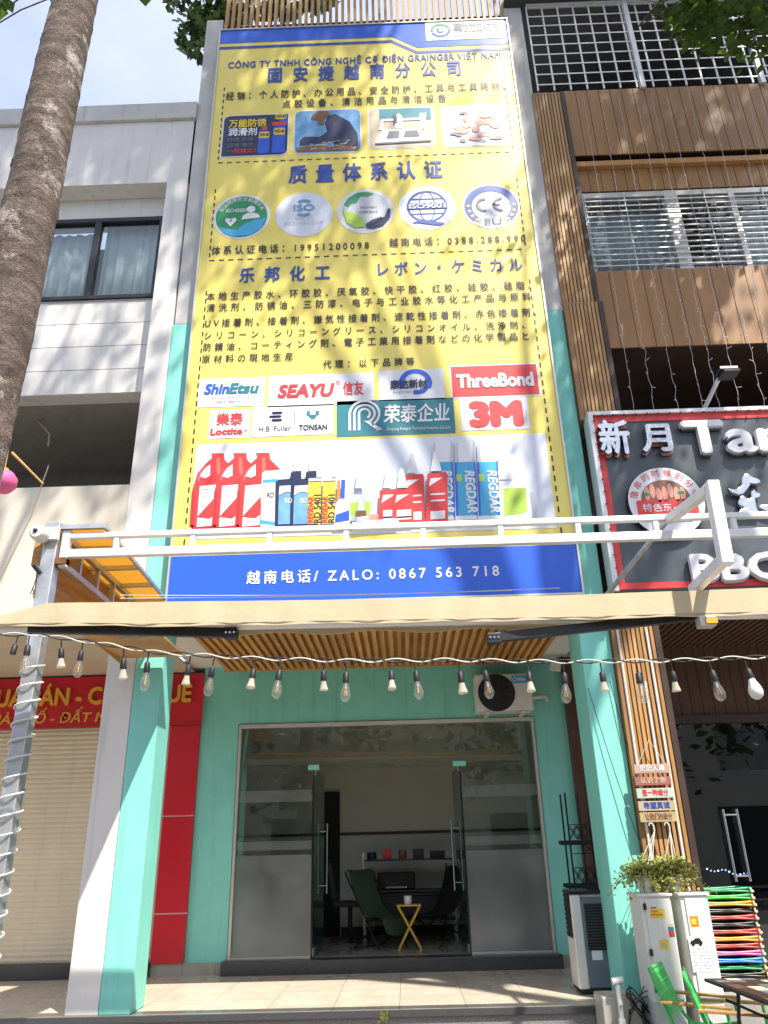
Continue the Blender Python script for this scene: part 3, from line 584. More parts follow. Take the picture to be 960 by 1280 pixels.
# header logo
o, bx, Y_ = tile('logo_tile', (531, 27.5), (632, 47.5), 'ink_white', Y=T2)
rw_ = bx[1]-bx[0]; cx, cz = bx[0]+rw_*.19, (bx[2]+bx[3])/2
mb = MB(); ring(mb, cx, cz, .115, .155, Y_, a0=20, a1=190); mb.build('emblem', M['ink_green'], o)
mb = MB(); ring(mb, cx, cz, .115, .155, Y_, a0=200, a1=370); ring(mb, cx-.0, cz, .03, .06, Y_, a0=120, a1=330); mb.build('emblem', M['vinyl_blue'], o)
gtext(o, bx, Y_, '勒加尔', .36, .92, .36, .46, 'ink_grey', .02)
gtext(o, bx, Y_, '越南科技有限公司', .36, .92, .14, .1, 'ink_grey', 0)
# running text
TX = [('CÔNG TY TNHH CÔNG NGHỆ CƠ ĐIỆN GRAINGER VIỆT NAM', (285, 87), (626, 70), 7.6, 'ink_blue', .03),
 ('固安捷越南分公司', (335, 105), (576, 92), 17.5, 'ink_blue', .03),
 ('经销：个人防护、办公用品、安全防护、工具与工具耗材、', (282, 127.5), (632, 109), 9.4, 'ink_black', .02),
 ('点胶设备、清洁用品与清洁设备', (353, 137), (558, 125), 9.4, 'ink_black', .02),
 ('质量体系认证', (361, 231), (553, 220), 21, 'ink_blue', .03),
 ('体系认证电话：19951200098', (264, 320), (461, 310), 10, 'ink_black', .02),
 ('越南电话：0388.288.990', (487, 310), (657, 301), 10, 'ink_black', .02),
 ('乐邦化工', (299, 354), (412, 349), 17.5, 'ink_blue', .03),
 ('レボン・ケミカル', (473, 347), (653, 335), 16, 'ink_blue', .02),
 ('本地生产胶水、环胶胶、厌氧胶、快干胶、红胶、硅胶、硅脂、', (258, 377), (664, 360), 9.6, 'ink_black', .02),
 ('清洗剂、防锈油、三防漆、电子与工业胶水等化工产品与原料', (258, 391), (664, 374.5), 9.6, 'ink_black', .02),
 ('UV接着剤、接着剤、嫌気性接着剤、速乾性接着剤、赤色接着剤、', (256, 410), (671, 394), 9.6, 'ink_black', .02),
 ('シリコーン、シリコーングリース、シリコンオイル、洗浄剤、', (255, 425), (656, 410), 9.4, 'ink_black', .02),
 ('防錆油、コーティング剤、電子工業用接着剤などの化学製品と', (254, 440), (661, 424), 9.6, 'ink_black', .02),
 ('原材料の現地生産', (252, 455), (366, 449.5), 9.6, 'ink_black', .02),
 ('代理：以下品牌等', (404, 461), (518, 456), 9.4, 'ink_black', .02)]
for s, a, b, h, m, bo in TX: ptext(bb_, 'printed_text', s, a, b, h, M[m], T2, bo)
ptext(bb_, 'printed_text', '越南电话/ ZALO: 0867 563 718', (308, 731), (624, 720), 15.5, M['ink_white'], T2, .022)
# dashed frames
da = MB()
def dash(p, q):
    a, b = B(*p), B(*q); L_ = math.hypot(b[0]-a[0], b[1]-a[1]); n = int(L_/.125)
    for i in range(n):
        t0, t1 = i/n, (i+.58)/n; x0, z0, x1, z1 = a[0]+(b[0]-a[0])*t0, a[1]+(b[1]-a[1])*t0, a[0]+(b[0]-a[0])*t1, a[1]+(b[1]-a[1])*t1
        if abs(x1-x0) > abs(z1-z0): da.poly([(x0, T1, z0-.009), (x1, T1, z0-.009), (x1, T1, z0+.009), (x0, T1, z0+.009)])
        else: da.poly([(x0-.009, T1, z1), (x0+.009, T1, z1), (x0+.009, T1, z0), (x0-.009, T1, z0)])
xl, xr = bx0+.13, bx1-.14
def zat(x, y): return B(x, y)[1]
def dashz(za, x0=xl, x1=xr):
    n = int((x1-x0)/.125)
    for i in range(n): a = x0+(x1-x0)*i/n; da.poly([(a, T1, za-.009), (a+.07, T1, za-.009), (a+.07, T1, za+.009), (a, T1, za+.009)])
def dashx(x, za, zb_):
    n = int((za-zb_)/.125)
    for i in range(n): a = za-(za-zb_)*i/n; da.poly([(x-.009, T1, a-.07), (x+.009, T1, a-.07), (x+.009, T1, a), (x-.009, T1, a)])
zA, zB2, zC, zD, zE = zat(275, 110), zat(270, 204), zat(262, 237), zat(260, 326), zat(255, 364)
dashz(zB2); dashx(xl, zA, zB2); dashx(xr, zA, zB2); dashx(xl, zC, zD); dashx(xr, zC, zD); dashz(zD)
zF = zat(470, 680); dashx(xl, zE, zF); dashx(xr, zE, zF); dashz(zF)
da.build('dashed_frame', M['ink_black'], bb_)
# four pictures
o, bx, Y_ = tile('printed_picture', (281, 146), (358.5, 193), 'ink_navy', .09, (0, 1, 0, 1), 'ink_white')
gtext(o, bx, Y_, '万能防锈', .08, .66, .70, .19, 'ink_gold', .03); gtext(o, bx, Y_, '润滑剂', .08, .52, .49, .18, 'ink_white', .03)
gtext(o, bx, Y_, '除锈 防锈', .08, .48, .34, .10, 'ink_grey', .02); gtext(o, bx, Y_, '润滑 清洁', .08, .48, .20, .10, 'ink_grey', .02); gtext(o, bx, Y_, '一瓶搞定！', .08, .52, .06, .10, 'ink_red', .02)
sub(o, 'printed_can', 'vinyl_blue', R(bx, Y_, .55, .73, .03, .60, .05), R(bx, Y_, .77, .97, .03, .70, .05), R(bx, Y_, .86, .99, .72, 1.0))
sub(o, 'printed_cap', 'ink_red', R(bx, Y_-.003, .60, .69, .60, .69), R(bx, Y_-.003, .76, .96, .70, .80))
sub(o, 'printed_label', 'ink_gold', R(bx, Y_-.003, .56, .72, .40, .56, .03), R(bx, Y_-.003, .79, .96, .47, .64, .03), R(bx, Y_-.003, .80, .97, .86, 1.0, .03))
gtext(o, bx, Y_-.006, 'WD-40', .57, .71, .45, .07, 'ink_black', .03); gtext(o, bx, Y_-.006, 'WD-40', .80, .95, .52, .08, 'ink_black', .03); gtext(o, bx, Y_-.006, 'WD-40', .81, .96, .90, .07, 'ink_black', .03)
o, bx, Y_ = tile('printed_picture', (369.5, 140), (450.5, 189), 'ink_skyblue', .09, (1, 1, 1, 1), 'ink_white')
sub(o, 'printed_figure', 'ink_navy', G(bx, Y_, [(.08, .16), (.35, .20), (.58, .24), (.62, .12), (.97, .04), (.96, .40), (.84, .70), (.62, .90), (.50, .86), (.46, .68), (.50, .48), (.38, .36), (.14, .38), (.08, .28)]))
sub(o, 'printed_figure', 'ink_brown', G(bx, Y_-.003, [(.24, .78), (.26, .88), (.36, .98), (.50, .98), (.54, .86), (.46, .82), (.45, .66), (.36, .64), (.34, .76)]))
sub(o, 'printed_sparks', 'ink_beige', *[G(bx, Y_-.005, [(u, v), (u+.05, v+.012), (u+.06, v+.03), (u+.01, v+.02)]) for u, v in [(random.uniform(.2, .9), random.uniform(.03, .24)) for _ in range(34)]])
sub(o, 'printed_bench', 'ink_brown', G(bx, Y_-.002, [(.03, .03), (.97, .02), (.97, .10), (.3, .16), (.03, .12)]))
o, bx, Y_ = tile('printed_picture', (461.5, 137), (543.5, 183), 'ink_beige', .09, (1, 1, 1, 1), 'ink_white')
sub(o, 'printed_wall', 'ink_teal', G(bx, Y_, [(.16, .70), (.97, .68), (.97, .98), (.16, .98)]))
sub(o, 'printed_machine', 'ink_white', G(bx, Y_-.003, [(.08, .12), (.95, .15), (.80, .44), (.20, .44)]), G(bx, Y_-.003, [(.14, .44), (.22, .44), (.22, .66), (.80, .66), (.80, .42), (.86, .42), (.90, .84), (.80, .84), (.78, .72), (.18, .72)]), G(bx, Y_-.004, [(.40, .46), (.52, .46), (.52, .78), (.46, .86), (.40, .78)]))
sub(o, 'printed_machine', 'ink_grey', G(bx, Y_-.006, [(.26, .22), (.45, .22), (.47, .40), (.30, .40)]), G(bx, Y_-.006, [(.52, .24), (.78, .24), (.74, .40), (.56, .40)]), G(bx, Y_-.006, [(.38, .60), (.43, .60), (.43, .84), (.38, .84)]), G(bx, Y_-.006, [(.08, .08), (.95, .11), (.95, .15), (.08, .12)]))
o, bx, Y_ = tile('printed_picture', (552, 134), (637.5, 180.5), 'ink_pale', .09, (1, 1, 1, 1), 'ink_white')
bq = [0]
def blob(u, v, a, b, k=10):
    bq[0] += 1
    return G(bx, Y_-.0004*bq[0], [(u+a*math.cos(2*math.pi*i/k)*random.uniform(.7, 1.1), v+b*math.sin(2*math.pi*i/k)*random.uniform(.7, 1.1)) for i in range(k)])
sub(o, 'printed_tools', 'ink_rose', blob(.58, .62, .12, .16), blob(.70, .60, .14, .12), blob(.86, .62, .08, .2), blob(.24, .44, .1, .06), blob(.62, .26, .12, .07), blob(.62, .78, .08, .10), blob(.78, .76, .07, .17), blob(.82, .48, .11, .09), blob(.36, .50, .08, .08), blob(.30, .36, .12, .08), blob(.50, .40, .07, .08), blob(.48, .16, .12, .06), blob(.80, .16, .12, .05), blob(.68, .70, .1, .05), blob(.36, .66, .04, .12))
Y_ -= .006; bq[0] = 0; sub(o, 'printed_tools', 'ink_grey', blob(.16, .30, .07, .05), blob(.28, .12, .06, .05), blob(.34, .80, .09, .03), blob(.24, .25, .06, .03), blob(.56, .20, .04, .03), blob(.60, .10, .08, .02))
# five certificates
def badge(x, y, m):
    a = B(x, y); r = .335
    o = MB().poly(disc(a[0], a[1], r, r*.98, T1)).build('badge', M[m], bb_); return o, a[0], a[1], r
def atext(o, cx, cz, r, s, a0, a1, h, m, Y, bold=.01):
    """lettering bent along an arc, one character after another from a0 to a1 degrees"""
    mb = MB(); n = len(s)
    for i, ch in enumerate(s):
        if ch == ' ': continue
        v, f = glyphs(ch, 1, 0); sc_ = h/.88; xs = [p.x for p in v]; mxx = (max(xs)+min(xs))/2; a = rad(a0+(a1-a0)*(i/(n-1) if n > 1 else .5)); ra = a-math.pi/2
        mb.add([(cx+r*math.cos(a)+((p.x-mxx)*math.cos(ra)-p.y*math.sin(ra))*sc_, Y, cz+r*math.sin(a)+((p.x-mxx)*math.sin(ra)+p.y*math.cos(ra))*sc_) for p in v], f)
    return mb.build('printed_text', m, o)
def ctext(o, s, x0, x1, z, h, m, Y, bold=.02): 
    mb = MB(); text_mb(mb, s, x0, x1, z, h, Y, bold); return mb.build('printed_text', M[m], o)
o, cx, cz, r = badge(302, 271, 'ink_white')
sub(o, 'emblem', 'ink_green', disc(cx, cz, r*.9, r*.9, T2)); atext(o, cx, cz, r*.70, '职业健康安全管理体系', 155, 25, .06, M['ink_white'], T3)
ctext(o, 'ISO45001', cx-.18, cx+.06, cz+.06, .055, 'ink_white', T3)
sub(o, 'emblem', 'ink_cyan', [(cx-.27, T3, cz-.13), (cx-.2, T3, cz-.17), (cx-.05, T3, cz-.2), (cx+.05, T3, cz-.11), (cx+.16, T3, cz-.06), (cx+.29, T3, cz-.04), (cx+.24, T3, cz-.19), (cx+.12, T3, cz-.28), (cx-.08, T3, cz-.295), (cx-.2, T3, cz-.23)])
sub(o, 'emblem', 'ink_white', disc(cx+.11, cz+.10, .05, .05, T3, 16), [(cx+.0, T3, cz-.05), (cx+.22, T3, cz-.03), (cx+.2, T3, cz+.02), (cx+.15, T3, cz+.045), (cx+.07, T3, cz+.045), (cx+.02, T3, cz+.01)], [(cx-.12, T4, cz-.15), (cx-.05, T4, cz-.06), (cx-.07, T4, cz-.02), (cx-.12, T4, cz-.04), (cx-.17, T4, cz-.02), (cx-.19, T4, cz-.06)])
sub(o, 'emblem', 'ink_green', [(cx-.135, T4-.004, cz-.075), (cx-.105, T4-.004, cz-.075), (cx-.105, T4-.004, cz-.065), (cx-.135, T4-.004, cz-.065)], [(cx-.125, T4-.005, cz-.09), (cx-.115, T4-.005, cz-.09), (cx-.115, T4-.005, cz-.05), (cx-.125, T4-.005, cz-.05)])
o, cx, cz, r = badge(380, 268, 'ink_pale')
mb = MB(); ring(mb, cx, cz+.09, .085, .13, T2, a0=50, a1=130); ring(mb, cx, cz+.09, .085, .13, T2, a0=230, a1=310); mb.build('emblem', M['ink_skyblue'], o)
ctext(o, 'ISO', cx-.12, cx+.12, cz+.05, .09, 'ink_skyblue', T3, .03); ctext(o, 'ISO9001:2015', cx-.10, cx+.10, cz-.09, .05, 'ink_silver', T3, .0); ctext(o, '质量管理体系认证证书', cx-.23, cx+.22, cz-.16, .05, 'ink_silver', T3, 0)
o, cx, cz, r = badge(457, 264, 'ink_white')
sub(o, 'emblem', 'ink_silver', disc(cx, cz+.02, .27, .27, T2))
sub(o, 'emblem', 'ink_green', [(cx-.25, T3, cz+.1), (cx-.2, T3, cz+.2), (cx-.1, T3, cz+.27), (cx+.02, T3, cz+.285), (cx+.1, T3, cz+.25), (cx+.02, T3, cz+.21), (cx-.06, T3, cz+.22), (cx-.1, T3, cz+.13), (cx-.18, T3, cz+.1), (cx-.2, T3, cz+.06)])
sub(o, 'emblem', 'ink_lime', [(cx-.27, T4, cz+.02), (cx-.12, T4, cz-.04), (cx-.03, T4, cz-.12), (cx-.01, T4, cz-.24), (cx-.12, T4, cz-.25), (cx-.22, T4, cz-.17)])
sub(o, 'emblem', 'ink_navy', [(cx+.0, T4, cz-.20), (cx+.08, T4, cz-.14), (cx+.18, T4, cz-.1), (cx+.2, T4, cz-.13), (cx+.13, T4, cz-.18), (cx+.22, T4, cz-.1), (cx+.26, T4, cz+.02), (cx+.29, T4, cz+.01), (cx+.28, T4, cz-.12), (cx+.2, T4, cz-.23), (cx+.08, T4, cz-.27), (cx+.01, T4, cz-.26)])
ctext(o, 'ISO14001', cx-.06, cx+.13, cz+.03, .035, 'ink_grey', T3, 0); ctext(o, '环境管理体系', cx-.08, cx+.15, cz-.04, .035, 'ink_grey', T3, 0)
o, cx, cz, r = badge(534, 260, 'ink_pale')
mb = MB(); c2 = cz+.02; ring(mb, cx, c2, .21, .235, T2)
for k in (.09,): 
    for sgn in (-1, 1):
        P_ = [(cx+sgn*k*math.cos(t), c2+.22*math.sin(t)) for t in [math.pi*(i/16-.5) for i in range(17)]]
        for (xa, za), (xb_, zb_) in zip(P_, P_[1:]): mb.poly([(xa-.006, T2, za), (xa+.006, T2, za), (xb_+.006, T2, zb_), (xb_-.006, T2, zb_)])
for zz in (-.11, .11): mb.poly(rrect(cx-.19, cx+.19, c2+zz-.007, c2+zz+.007, T2-.001))
mb.poly(rrect(cx-.235, cx+.235, c2-.04, c2+.045, T3)); mb.poly([(cx-.2, T3, cz-.23), (cx-.08, T3, cz-.17), (cx+.2, T3, cz-.24), (cx+.14, T3, cz-.27), (cx+.02, T3, cz-.25), (cx-.12, T3, cz-.22)])
mb.build('emblem', M['ink_blue'], o); ctext(o, 'ISO9001', cx-.21, cx+.21, c2-.032, .066, 'ink_white', T4, .03)
o, cx, cz, r = badge(614, 258, 'ink_pale')
mb = MB(); ring(mb, cx, cz, .225, .31, T2, a0=-45, a1=225); mb.build('emblem', M['ink_blue'], o)
mb = MB()
for a in (195, 180+32, 180+48, 180-2, -32, -48, -16, 2):
    for k in range(5):
        pass
    x_, z_ = cx+.267*math.cos(rad(a)), cz+.267*math.sin(rad(a)); mb.poly([(x_+(.03 if i % 2 == 0 else .013)*math.sin(i*math.pi/5), T3, z_+(.03 if i % 2 == 0 else .013)*math.cos(i*math.pi/5)) for i in range(9, -1, -1)])
mb.build('star', M['ink_gold'], o)
mb = MB(); ring(mb, cx-.075, cz+.02, .07, .1, T3, a0=80, a1=280); ring(mb, cx+.115, cz+.02, .07, .1, T3, a0=80, a1=280); mb.poly(rrect(cx+.02, cx+.1, cz+.005, cz+.033, T3)); mb.build('printed_text', M['ink_grey'], o)
ctext(o, 'EU', cx-.09, cx+.10, cz-.27, .085, 'ink_grey', T3, .01)
for o in [c for c in bb_.children if c.name.startswith('badge')]:
    vs = [v.co for v in o.data.vertices]; cx, cz = sum(v.x for v in vs)/len(vs), sum(v.z for v in vs)/len(vs)
    for q in [o]+list(o.children):
        for v in q.data.vertices: v.co.x = cx+(v.co.x-cx)*1.16; v.co.z = cz+(v.co.z-cz)*1.2
# brand tiles
o, bx, Y_ = tile('logo_tile', (249, 474), (330.5, 507), 'ink_white')
gtext(o, bx, Y_, 'Shin', .10, .46, .46, .34, 'vinyl_blue', .04, .18); gtext(o, bx, Y_, 'Etsu', .47, .90, .46, .34, 'ink_teal', .04, .18)
gtext(o, bx, Y_, 'Shin-Etsu Chemical Co., Ltd.', .22, .78, .28, .07, 'ink_grey', 0); gtext(o, bx, Y_, '信越化学工業株式会社', .28, .66, .12, .09, 'ink_grey', 0)
o, bx, Y_ = tile('logo_tile', (336, 470), (468, 505), 'ink_white')
gtext(o, bx, Y_, 'SEAYU', .10, .62, .30, .38, 'ink_red', .045, .18); gtext(o, bx, Y_, '信友', .71, .90, .30, .40, 'ink_red', .02); gtext(o, bx, Y_, '®', .64, .68, .62, .14, 'ink_red', 0)
o, bx, Y_ = tile('logo_tile', (473, 463.5), (556.5, 499), 'ink_white')
mb = MB(); cx, cz = bx[0]+(bx[1]-bx[0])*.56, (bx[2]+bx[3])/2+.02; ring(mb, cx, cz, .14, .2, Y_, a0=-25, a1=205); ring(mb, cx+.02, cz, .10, .16, Y_-.001, a0=250, a1=330); mb.build('emblem', M['vinyl_blue'], o)
gtext(o, bx, Y_-.004, '康达新材', .18, .74, .38, .26, 'ink_navy', .04); gtext(o, bx, Y_-.004, 'Kangda New Materials', .22, .72, .24, .07, 'ink_grey', 0)
o, bx, Y_ = tile('logo_tile', (563.5, 459), (674.5, 493), 'ink_red', border='ink_white')
gtext(o, bx, Y_, 'ThreeBond', .06, .94, .30, .42, 'ink_white', .05)
o, bx, Y_ = tile('logo_tile', (263, 513), (311.5, 547), 'ink_white')
gtext(o, bx, Y_, '樂泰', .18, .82, .44, .42, 'ink_red', .02); gtext(o, bx, Y_, 'Loctite', .06, .82, .13, .21, 'ink_red', .04); gtext(o, bx, Y_, '®', .86, .96, .18, .12, 'ink_red', 0)
o, bx, Y_ = tile('logo_tile', (316, 508.5), (417, 543), 'ink_white')
gtext(o, bx, Y_, 'H.B. Fuller', .09, .48, .16, .17, 'ink_navy', .0); gtext(o, bx, Y_, 'TONSAN', .58, .92, .16, .17, 'ink_navy', .03)
sub(o, 'emblem', 'ink_navy', R(bx, Y_, .24, .37, .48, .56, .02), R(bx, Y_, .21, .36, .60, .68, .02), R(bx, Y_, .24, .37, .72, .80, .02)); sub(o, 'emblem', 'ink_grey', R(bx, Y_, .52, .525, .14, .84))
sub(o, 'emblem', 'ink_teal', R(bx, Y_, .67, .71, .64, .78), R(bx, Y_, .72, .77, .52, .62), R(bx, Y_, .78, .82, .64, .78), R(bx, Y_-.001, .70, .79, .58, .66))
o, bx, Y_ = tile('logo_tile', (421, 502), (569.5, 541.5), 'ink_teal')
mb = MB(); x0, x1, z0, z1 = bx; w_ = x1-x0; h_ = z1-z0
for k, q in enumerate((0, .055, .11)):
    xa = x0+w_*.10+q*1.0; mb.poly(rrect(xa, xa+.03, z0+h_*.16, z0+h_*.62, Y_)); ring(mb, x0+w_*.10+.19, z0+h_*.62, .16-q, .19-q, Y_, a0=-60, a1=180, n=24)
mb.poly([(x0+w_*.10+.18, Y_, z0+h_*.42), (x0+w_*.10+.24, Y_, z0+h_*.42), (x0+w_*.10+.40, Y_, z0+h_*.16), (x0+w_*.10+.33, Y_, z0+h_*.16)])
mb.build('emblem', M['ink_white'], o); gtext(o, bx, Y_, '荣泰企业', .40, .96, .34, .48, 'ink_white', .02, .1); gtext(o, bx, Y_, 'Zhejiang Rongtai Technical Industry Co.,Ltd', .42, .96, .13, .08, 'ink_white', 0); gtext(o, bx, Y_, '®', .33, .36, .12, .1, 'ink_white', 0)
o, bx, Y_ = tile('logo_tile', (574, 498.5), (663, 536), 'ink_white')
gtext(o, bx, Y_, '3M', .17, .87, .16, .68, 'ink_red', .075)
# product picture
o, bx, Y_ = tile('product_picture', (246, 556), (696, 660), 'ink_pale')
def Q(x, y, Y): p = px(x, y, Y=YB); return (p.x, Y, p.z)
def qp(name, m, Y, *polys):
    mb = MB()
    for pl in polys: mb.poly([Q(x, y, Y) for x, y in pl][::-1])
    return mb.build(name, M[m], o)
def qt(s, a, b, h, m, Y, bold=.02): return ptext(o, 'printed_text', s, a, b, h, M[m], Y, bold)
for i, dx in enumerate((56, 28, 0)):
    Yq = T2 - .004*(2-i) if False else T2-.005*i
    e = dx
    dx = (0, 28, 57)[i]
    qp('printed_jug', 'ink_red', Yq, [(240+dx, 615), (247+dx, 592), (258+dx, 579), (265+dx, 573), (265+dx, 566), (280+dx, 566), (281+dx, 575), (288+dx, 582), (296+dx, 590), (298+dx, 660), (241+dx, 662), (237+dx, 658)])
    qp('printed_jug_cap', 'ink_white', Yq-.001, [(264+dx, 563), (281+dx, 563), (281+dx, 567), (264+dx, 567)]); qp('printed_jug_handle', 'ink_pale', Yq-.001, [(250+dx, 596), (256+dx, 586), (263+dx, 581), (263+dx, 595), (257+dx, 598)])
    qp('printed_label', 'ink_white', Yq-.001, [(250+dx, 608), (270+dx, 606), (268+dx, 657), (246+dx, 659)]); qp('printed_label', 'ink_red', Yq-.002, [(246+dx, 647), (269+dx, 622), (269+dx, 644), (262+dx, 649)])
    qp('printed_shade', 'ink_red_dark', Yq-.0005, [(289+dx, 585), (296+dx, 590), (298+dx, 660), (290+dx, 661)], [(241+dx, 616), (244+dx, 616), (242+dx, 660), (238+dx, 658)], [(238+dx, 657), (298+dx, 656), (298+dx, 660), (241+dx, 662)])
    qp('printed_highlight', 'ink_red_light', Yq-.0007, [(271+dx, 572), (275+dx, 573), (276+dx, 590), (285+dx, 600), (280+dx, 602), (271+dx, 592)], [(247+dx, 600), (251+dx, 590), (254+dx, 587), (249+dx, 602)])
    qp('printed_label', 'ink_silver', Yq-.0025, *[[(251+dx, y), (262+dx, y-.6), (262+dx, y+.8), (251+dx, y+1.4)] for y in (612, 616, 620)], *[[(249+dx, y), (265+dx, y-.6), (265+dx, y+.6), (249+dx, y+1.2)] for y in (652, 655)])
Yq = T2-.02
qp('printed_tub', 'ink_white', Yq, [(328, 593), (332, 590), (356, 588), (360, 592), (360, 660), (326, 661)]); qp('printed_label', 'ink_cyan', Yq-.001, [(329, 601), (348, 600), (348, 604), (329, 605)], [(326, 651), (346, 654), (346, 658), (326, 656)]); qt('RD 6', (334, 622), (348, 621), 6, 'ink_black', Yq-.002, .01)
for i, dx in enumerate((0, 19)):
    Yq = T2-.024-.004*i
    qp('printed_bottle', 'ink_navy', Yq, [(345+dx, 604), (349+dx, 601), (363+dx, 600), (377+dx, 603), (377+dx, 659), (344+dx, 660)], [(364+dx, 592), (377+dx, 590), (377+dx, 601), (363+dx, 601)])
    qp('printed_nozzle', 'ink_white', Yq-.001, [(367+dx, 590), (369+dx, 574), (374+dx, 573), (377+dx, 590)]); qp('printed_label', 'ink_skyblue', Yq-.001, [(349+dx, 622), (358+dx, 617), (368+dx, 619), (369+dx, 656), (348+dx, 657)]); qp('printed_label', 'ink_white', Yq-.001, [(350+dx, 609), (368+dx, 608), (368+dx, 618), (358+dx, 616), (349+dx, 621)]); qt('RD', (356+dx, 629), (365+dx, 628), 6, 'ink_white', Yq-.003, .02)
for i, dx in enumerate((0, 18)):
    Yq = T2-.034-.004*i
    qp('printed_tube', 'ink_gold', Yq, [(386+dx, 604), (402+dx, 603), (401+dx, 656), (385+dx, 657)]); qp('printed_tube', 'ink_silver', Yq, [(386+dx, 600), (402+dx, 599), (402+dx, 604), (386+dx, 605)], [(396+dx, 594), (405+dx, 594), (405+dx, 600), (396+dx, 600)]); qp('printed_label', 'ink_orange', Yq-.001, [(387+dx, 633), (390+dx, 633), (389+dx, 654), (386+dx, 654)])
    v, f = fit_text('RD 5401', .34, .075, .02); c0 = Q(401+dx, 655, Yq-.002); mb = MB(); mb.add([(c0[0]-p[1], Yq-.002-p[2], c0[2]+p[0]) for p in v], f); mb.build('printed_text', M['ink_black'], o)
    v, f = fit_text('REGDAR', .32, .06, .02); c0 = Q(392+dx, 655, Yq-.003); mb = MB(); mb.add([(c0[0]-p[1], Yq-.003-p[2], c0[2]+p[0]) for p in v], f); mb.build('printed_text', M['ink_red'], o)
qp('printed_carton', 'ink_orange', T2-.042, [(422, 603), (426, 603), (425, 640), (421, 640)]); qp('printed_carton', 'vinyl_blue', T2-.042, [(427, 602), (432, 602), (431, 628), (426, 628)])
qp('printed_tub', 'ink_white', T2-.046, [(420, 632), (425, 626), (434, 626), (438, 632), (438, 657), (418, 658)]); qp('printed_label', 'vinyl_blue', T2-.047, [(420, 646), (437, 640), (437, 653), (419, 656)])
qp('printed_tub', 'ink_silver', T2-.03, [(434, 622), (466, 621), (466, 652), (434, 653)], [(444, 612), (446, 595), (449, 586), (453, 595), (456, 612)]); qp('printed_label', 'ink_lime', T2-.031, [(436, 630), (464, 629), (462, 645), (436, 646)]); qp('printed_nozzle', 'ink_brown', T2-.035, [(445, 641), (458, 640), (458, 647), (445, 648)]); qp('printed_tub', 'ink_white', T2-.036, [(446, 648), (458, 647), (458, 656), (446, 657)], [(449, 630), (452, 624), (455, 630), (456, 640), (447, 640)])
qp('printed_carton', 'ink_rose', T2-.033, [(462, 645), (487, 643), (487, 650), (462, 652)]); qp('printed_tube', 'ink_pale', T2-.05, [(440, 655), (498, 650), (499, 656), (442, 661)])
for i, (x, y, y1) in enumerate(((505, 596, 656), (534, 594, 655), (475, 615, 656), (492, 615, 656))):
    Yq = T2-.03-.004*i; wd_ = 25 if i < 2 else 24
    qp('printed_flask', 'ink_red', Yq, [(x, y), (x+wd_-2, y-2), (x+wd_, y+1), (x+wd_+1, y1-1), (x+1, y1), (x-2, y1-2)]); qp('printed_nozzle', 'ink_white', Yq-.001, [(x+4, y-3), (x+8, y-27), (x+12, y-27), (x+18, y-3)]); qp('printed_label', 'ink_white', Yq-.001, [(x+2, y+16), (x+19, y+5), (x+4, y+6)], [(x+4, y+25), (x+22, y+24), (x+22, y+26), (x+4, y+27)], [(x+4, y+33), (x+22, y+32), (x+22, y+34), (x+4, y+35)], [(x+4, y1-14), (x+22, y1-15), (x+22, y1-5), (x+4, y1-4)])
for i, dx in enumerate((0, 28, 56)):
    Yq = T2-.012-.003*i
    qp('printed_cartridge', 'ink_white', Yq, [(540+dx, 555), (546+dx, 551), (549+dx, 547), (552+dx, 547), (553+dx, 551), (563+dx, 550), (566+dx, 555), (567+dx+i, 652), (541+dx, 653)]); qp('printed_label', 'ink_cyan', Yq-.001, [(540+dx, 579), (566+dx, 578), (569+dx, 645), (542+dx, 646)]); qp('printed_label', 'ink_lime', Yq-.002, [(542+dx, 594), (549+dx, 594), (549+dx, 603), (543+dx, 603)])
    qp('printed_shade', 'ink_silver', Yq-.0005, [(541+dx, 556), (544+dx, 554), (545+dx, 579), (540+dx, 579)], [(563+dx, 551), (566+dx, 555), (566+dx, 578), (562+dx, 578)], [(541+dx, 651), (566+dx, 650), (567+dx, 652), (541+dx, 653)]); qp('printed_shade', 'vinyl_blue', Yq-.0015, [(540+dx, 579), (543+dx, 579), (545+dx, 646), (542+dx, 646)], [(564+dx, 578), (566+dx, 578), (569+dx, 645), (566+dx, 645)])
    v, f = fit_text('REGDAR', .52, .105, .035, shear=.15); c0 = Q(553+dx, 590, Yq-.003); mb = MB(); mb.add([(c0[0]+p[1], Yq-.003-p[2], c0[2]-p[0]) for p in v], f); mb.build('printed_text', M['ink_white'], o)
qp('printed_tub', 'ink_white', T2-.004, [(627, 609), (658, 608), (662, 649), (629, 650)], [(621, 550), (635, 549), (634, 560), (638, 575), (640, 600), (622, 600)]); qp('printed_label', 'ink_lime', T2-.006, [(629, 611), (657, 610), (659, 640), (650, 643), (630, 645)]); qp('printed_nozzle', 'ink_silver', T2-.004, [(663, 616), (667, 616), (671, 648), (667, 648)])
# timber fin screen above the billboard
fs = thing('fin_screen', (-.26, 8.15, 13.4), 'row of upright timber fins rising above the top of the yellow billboard', 'screen')
mb = MB(); n = 46
for i in range(n): x = bx0+.02+(bx1-bx0-.02)*i/(n-1); mb.box(x-.022, x+.022, 8.0, 8.07, 13.0, 15.6)
mb.build('fin', M['wood_light'], fs)
mb = MB(); mb.box(bx0, bx1, 8.08, 8.12, 13.75, 13.80); mb.box(bx0, bx1, 8.08, 8.12, 15.0, 15.05); mb.build('rail', M['dark_metal'], fs)
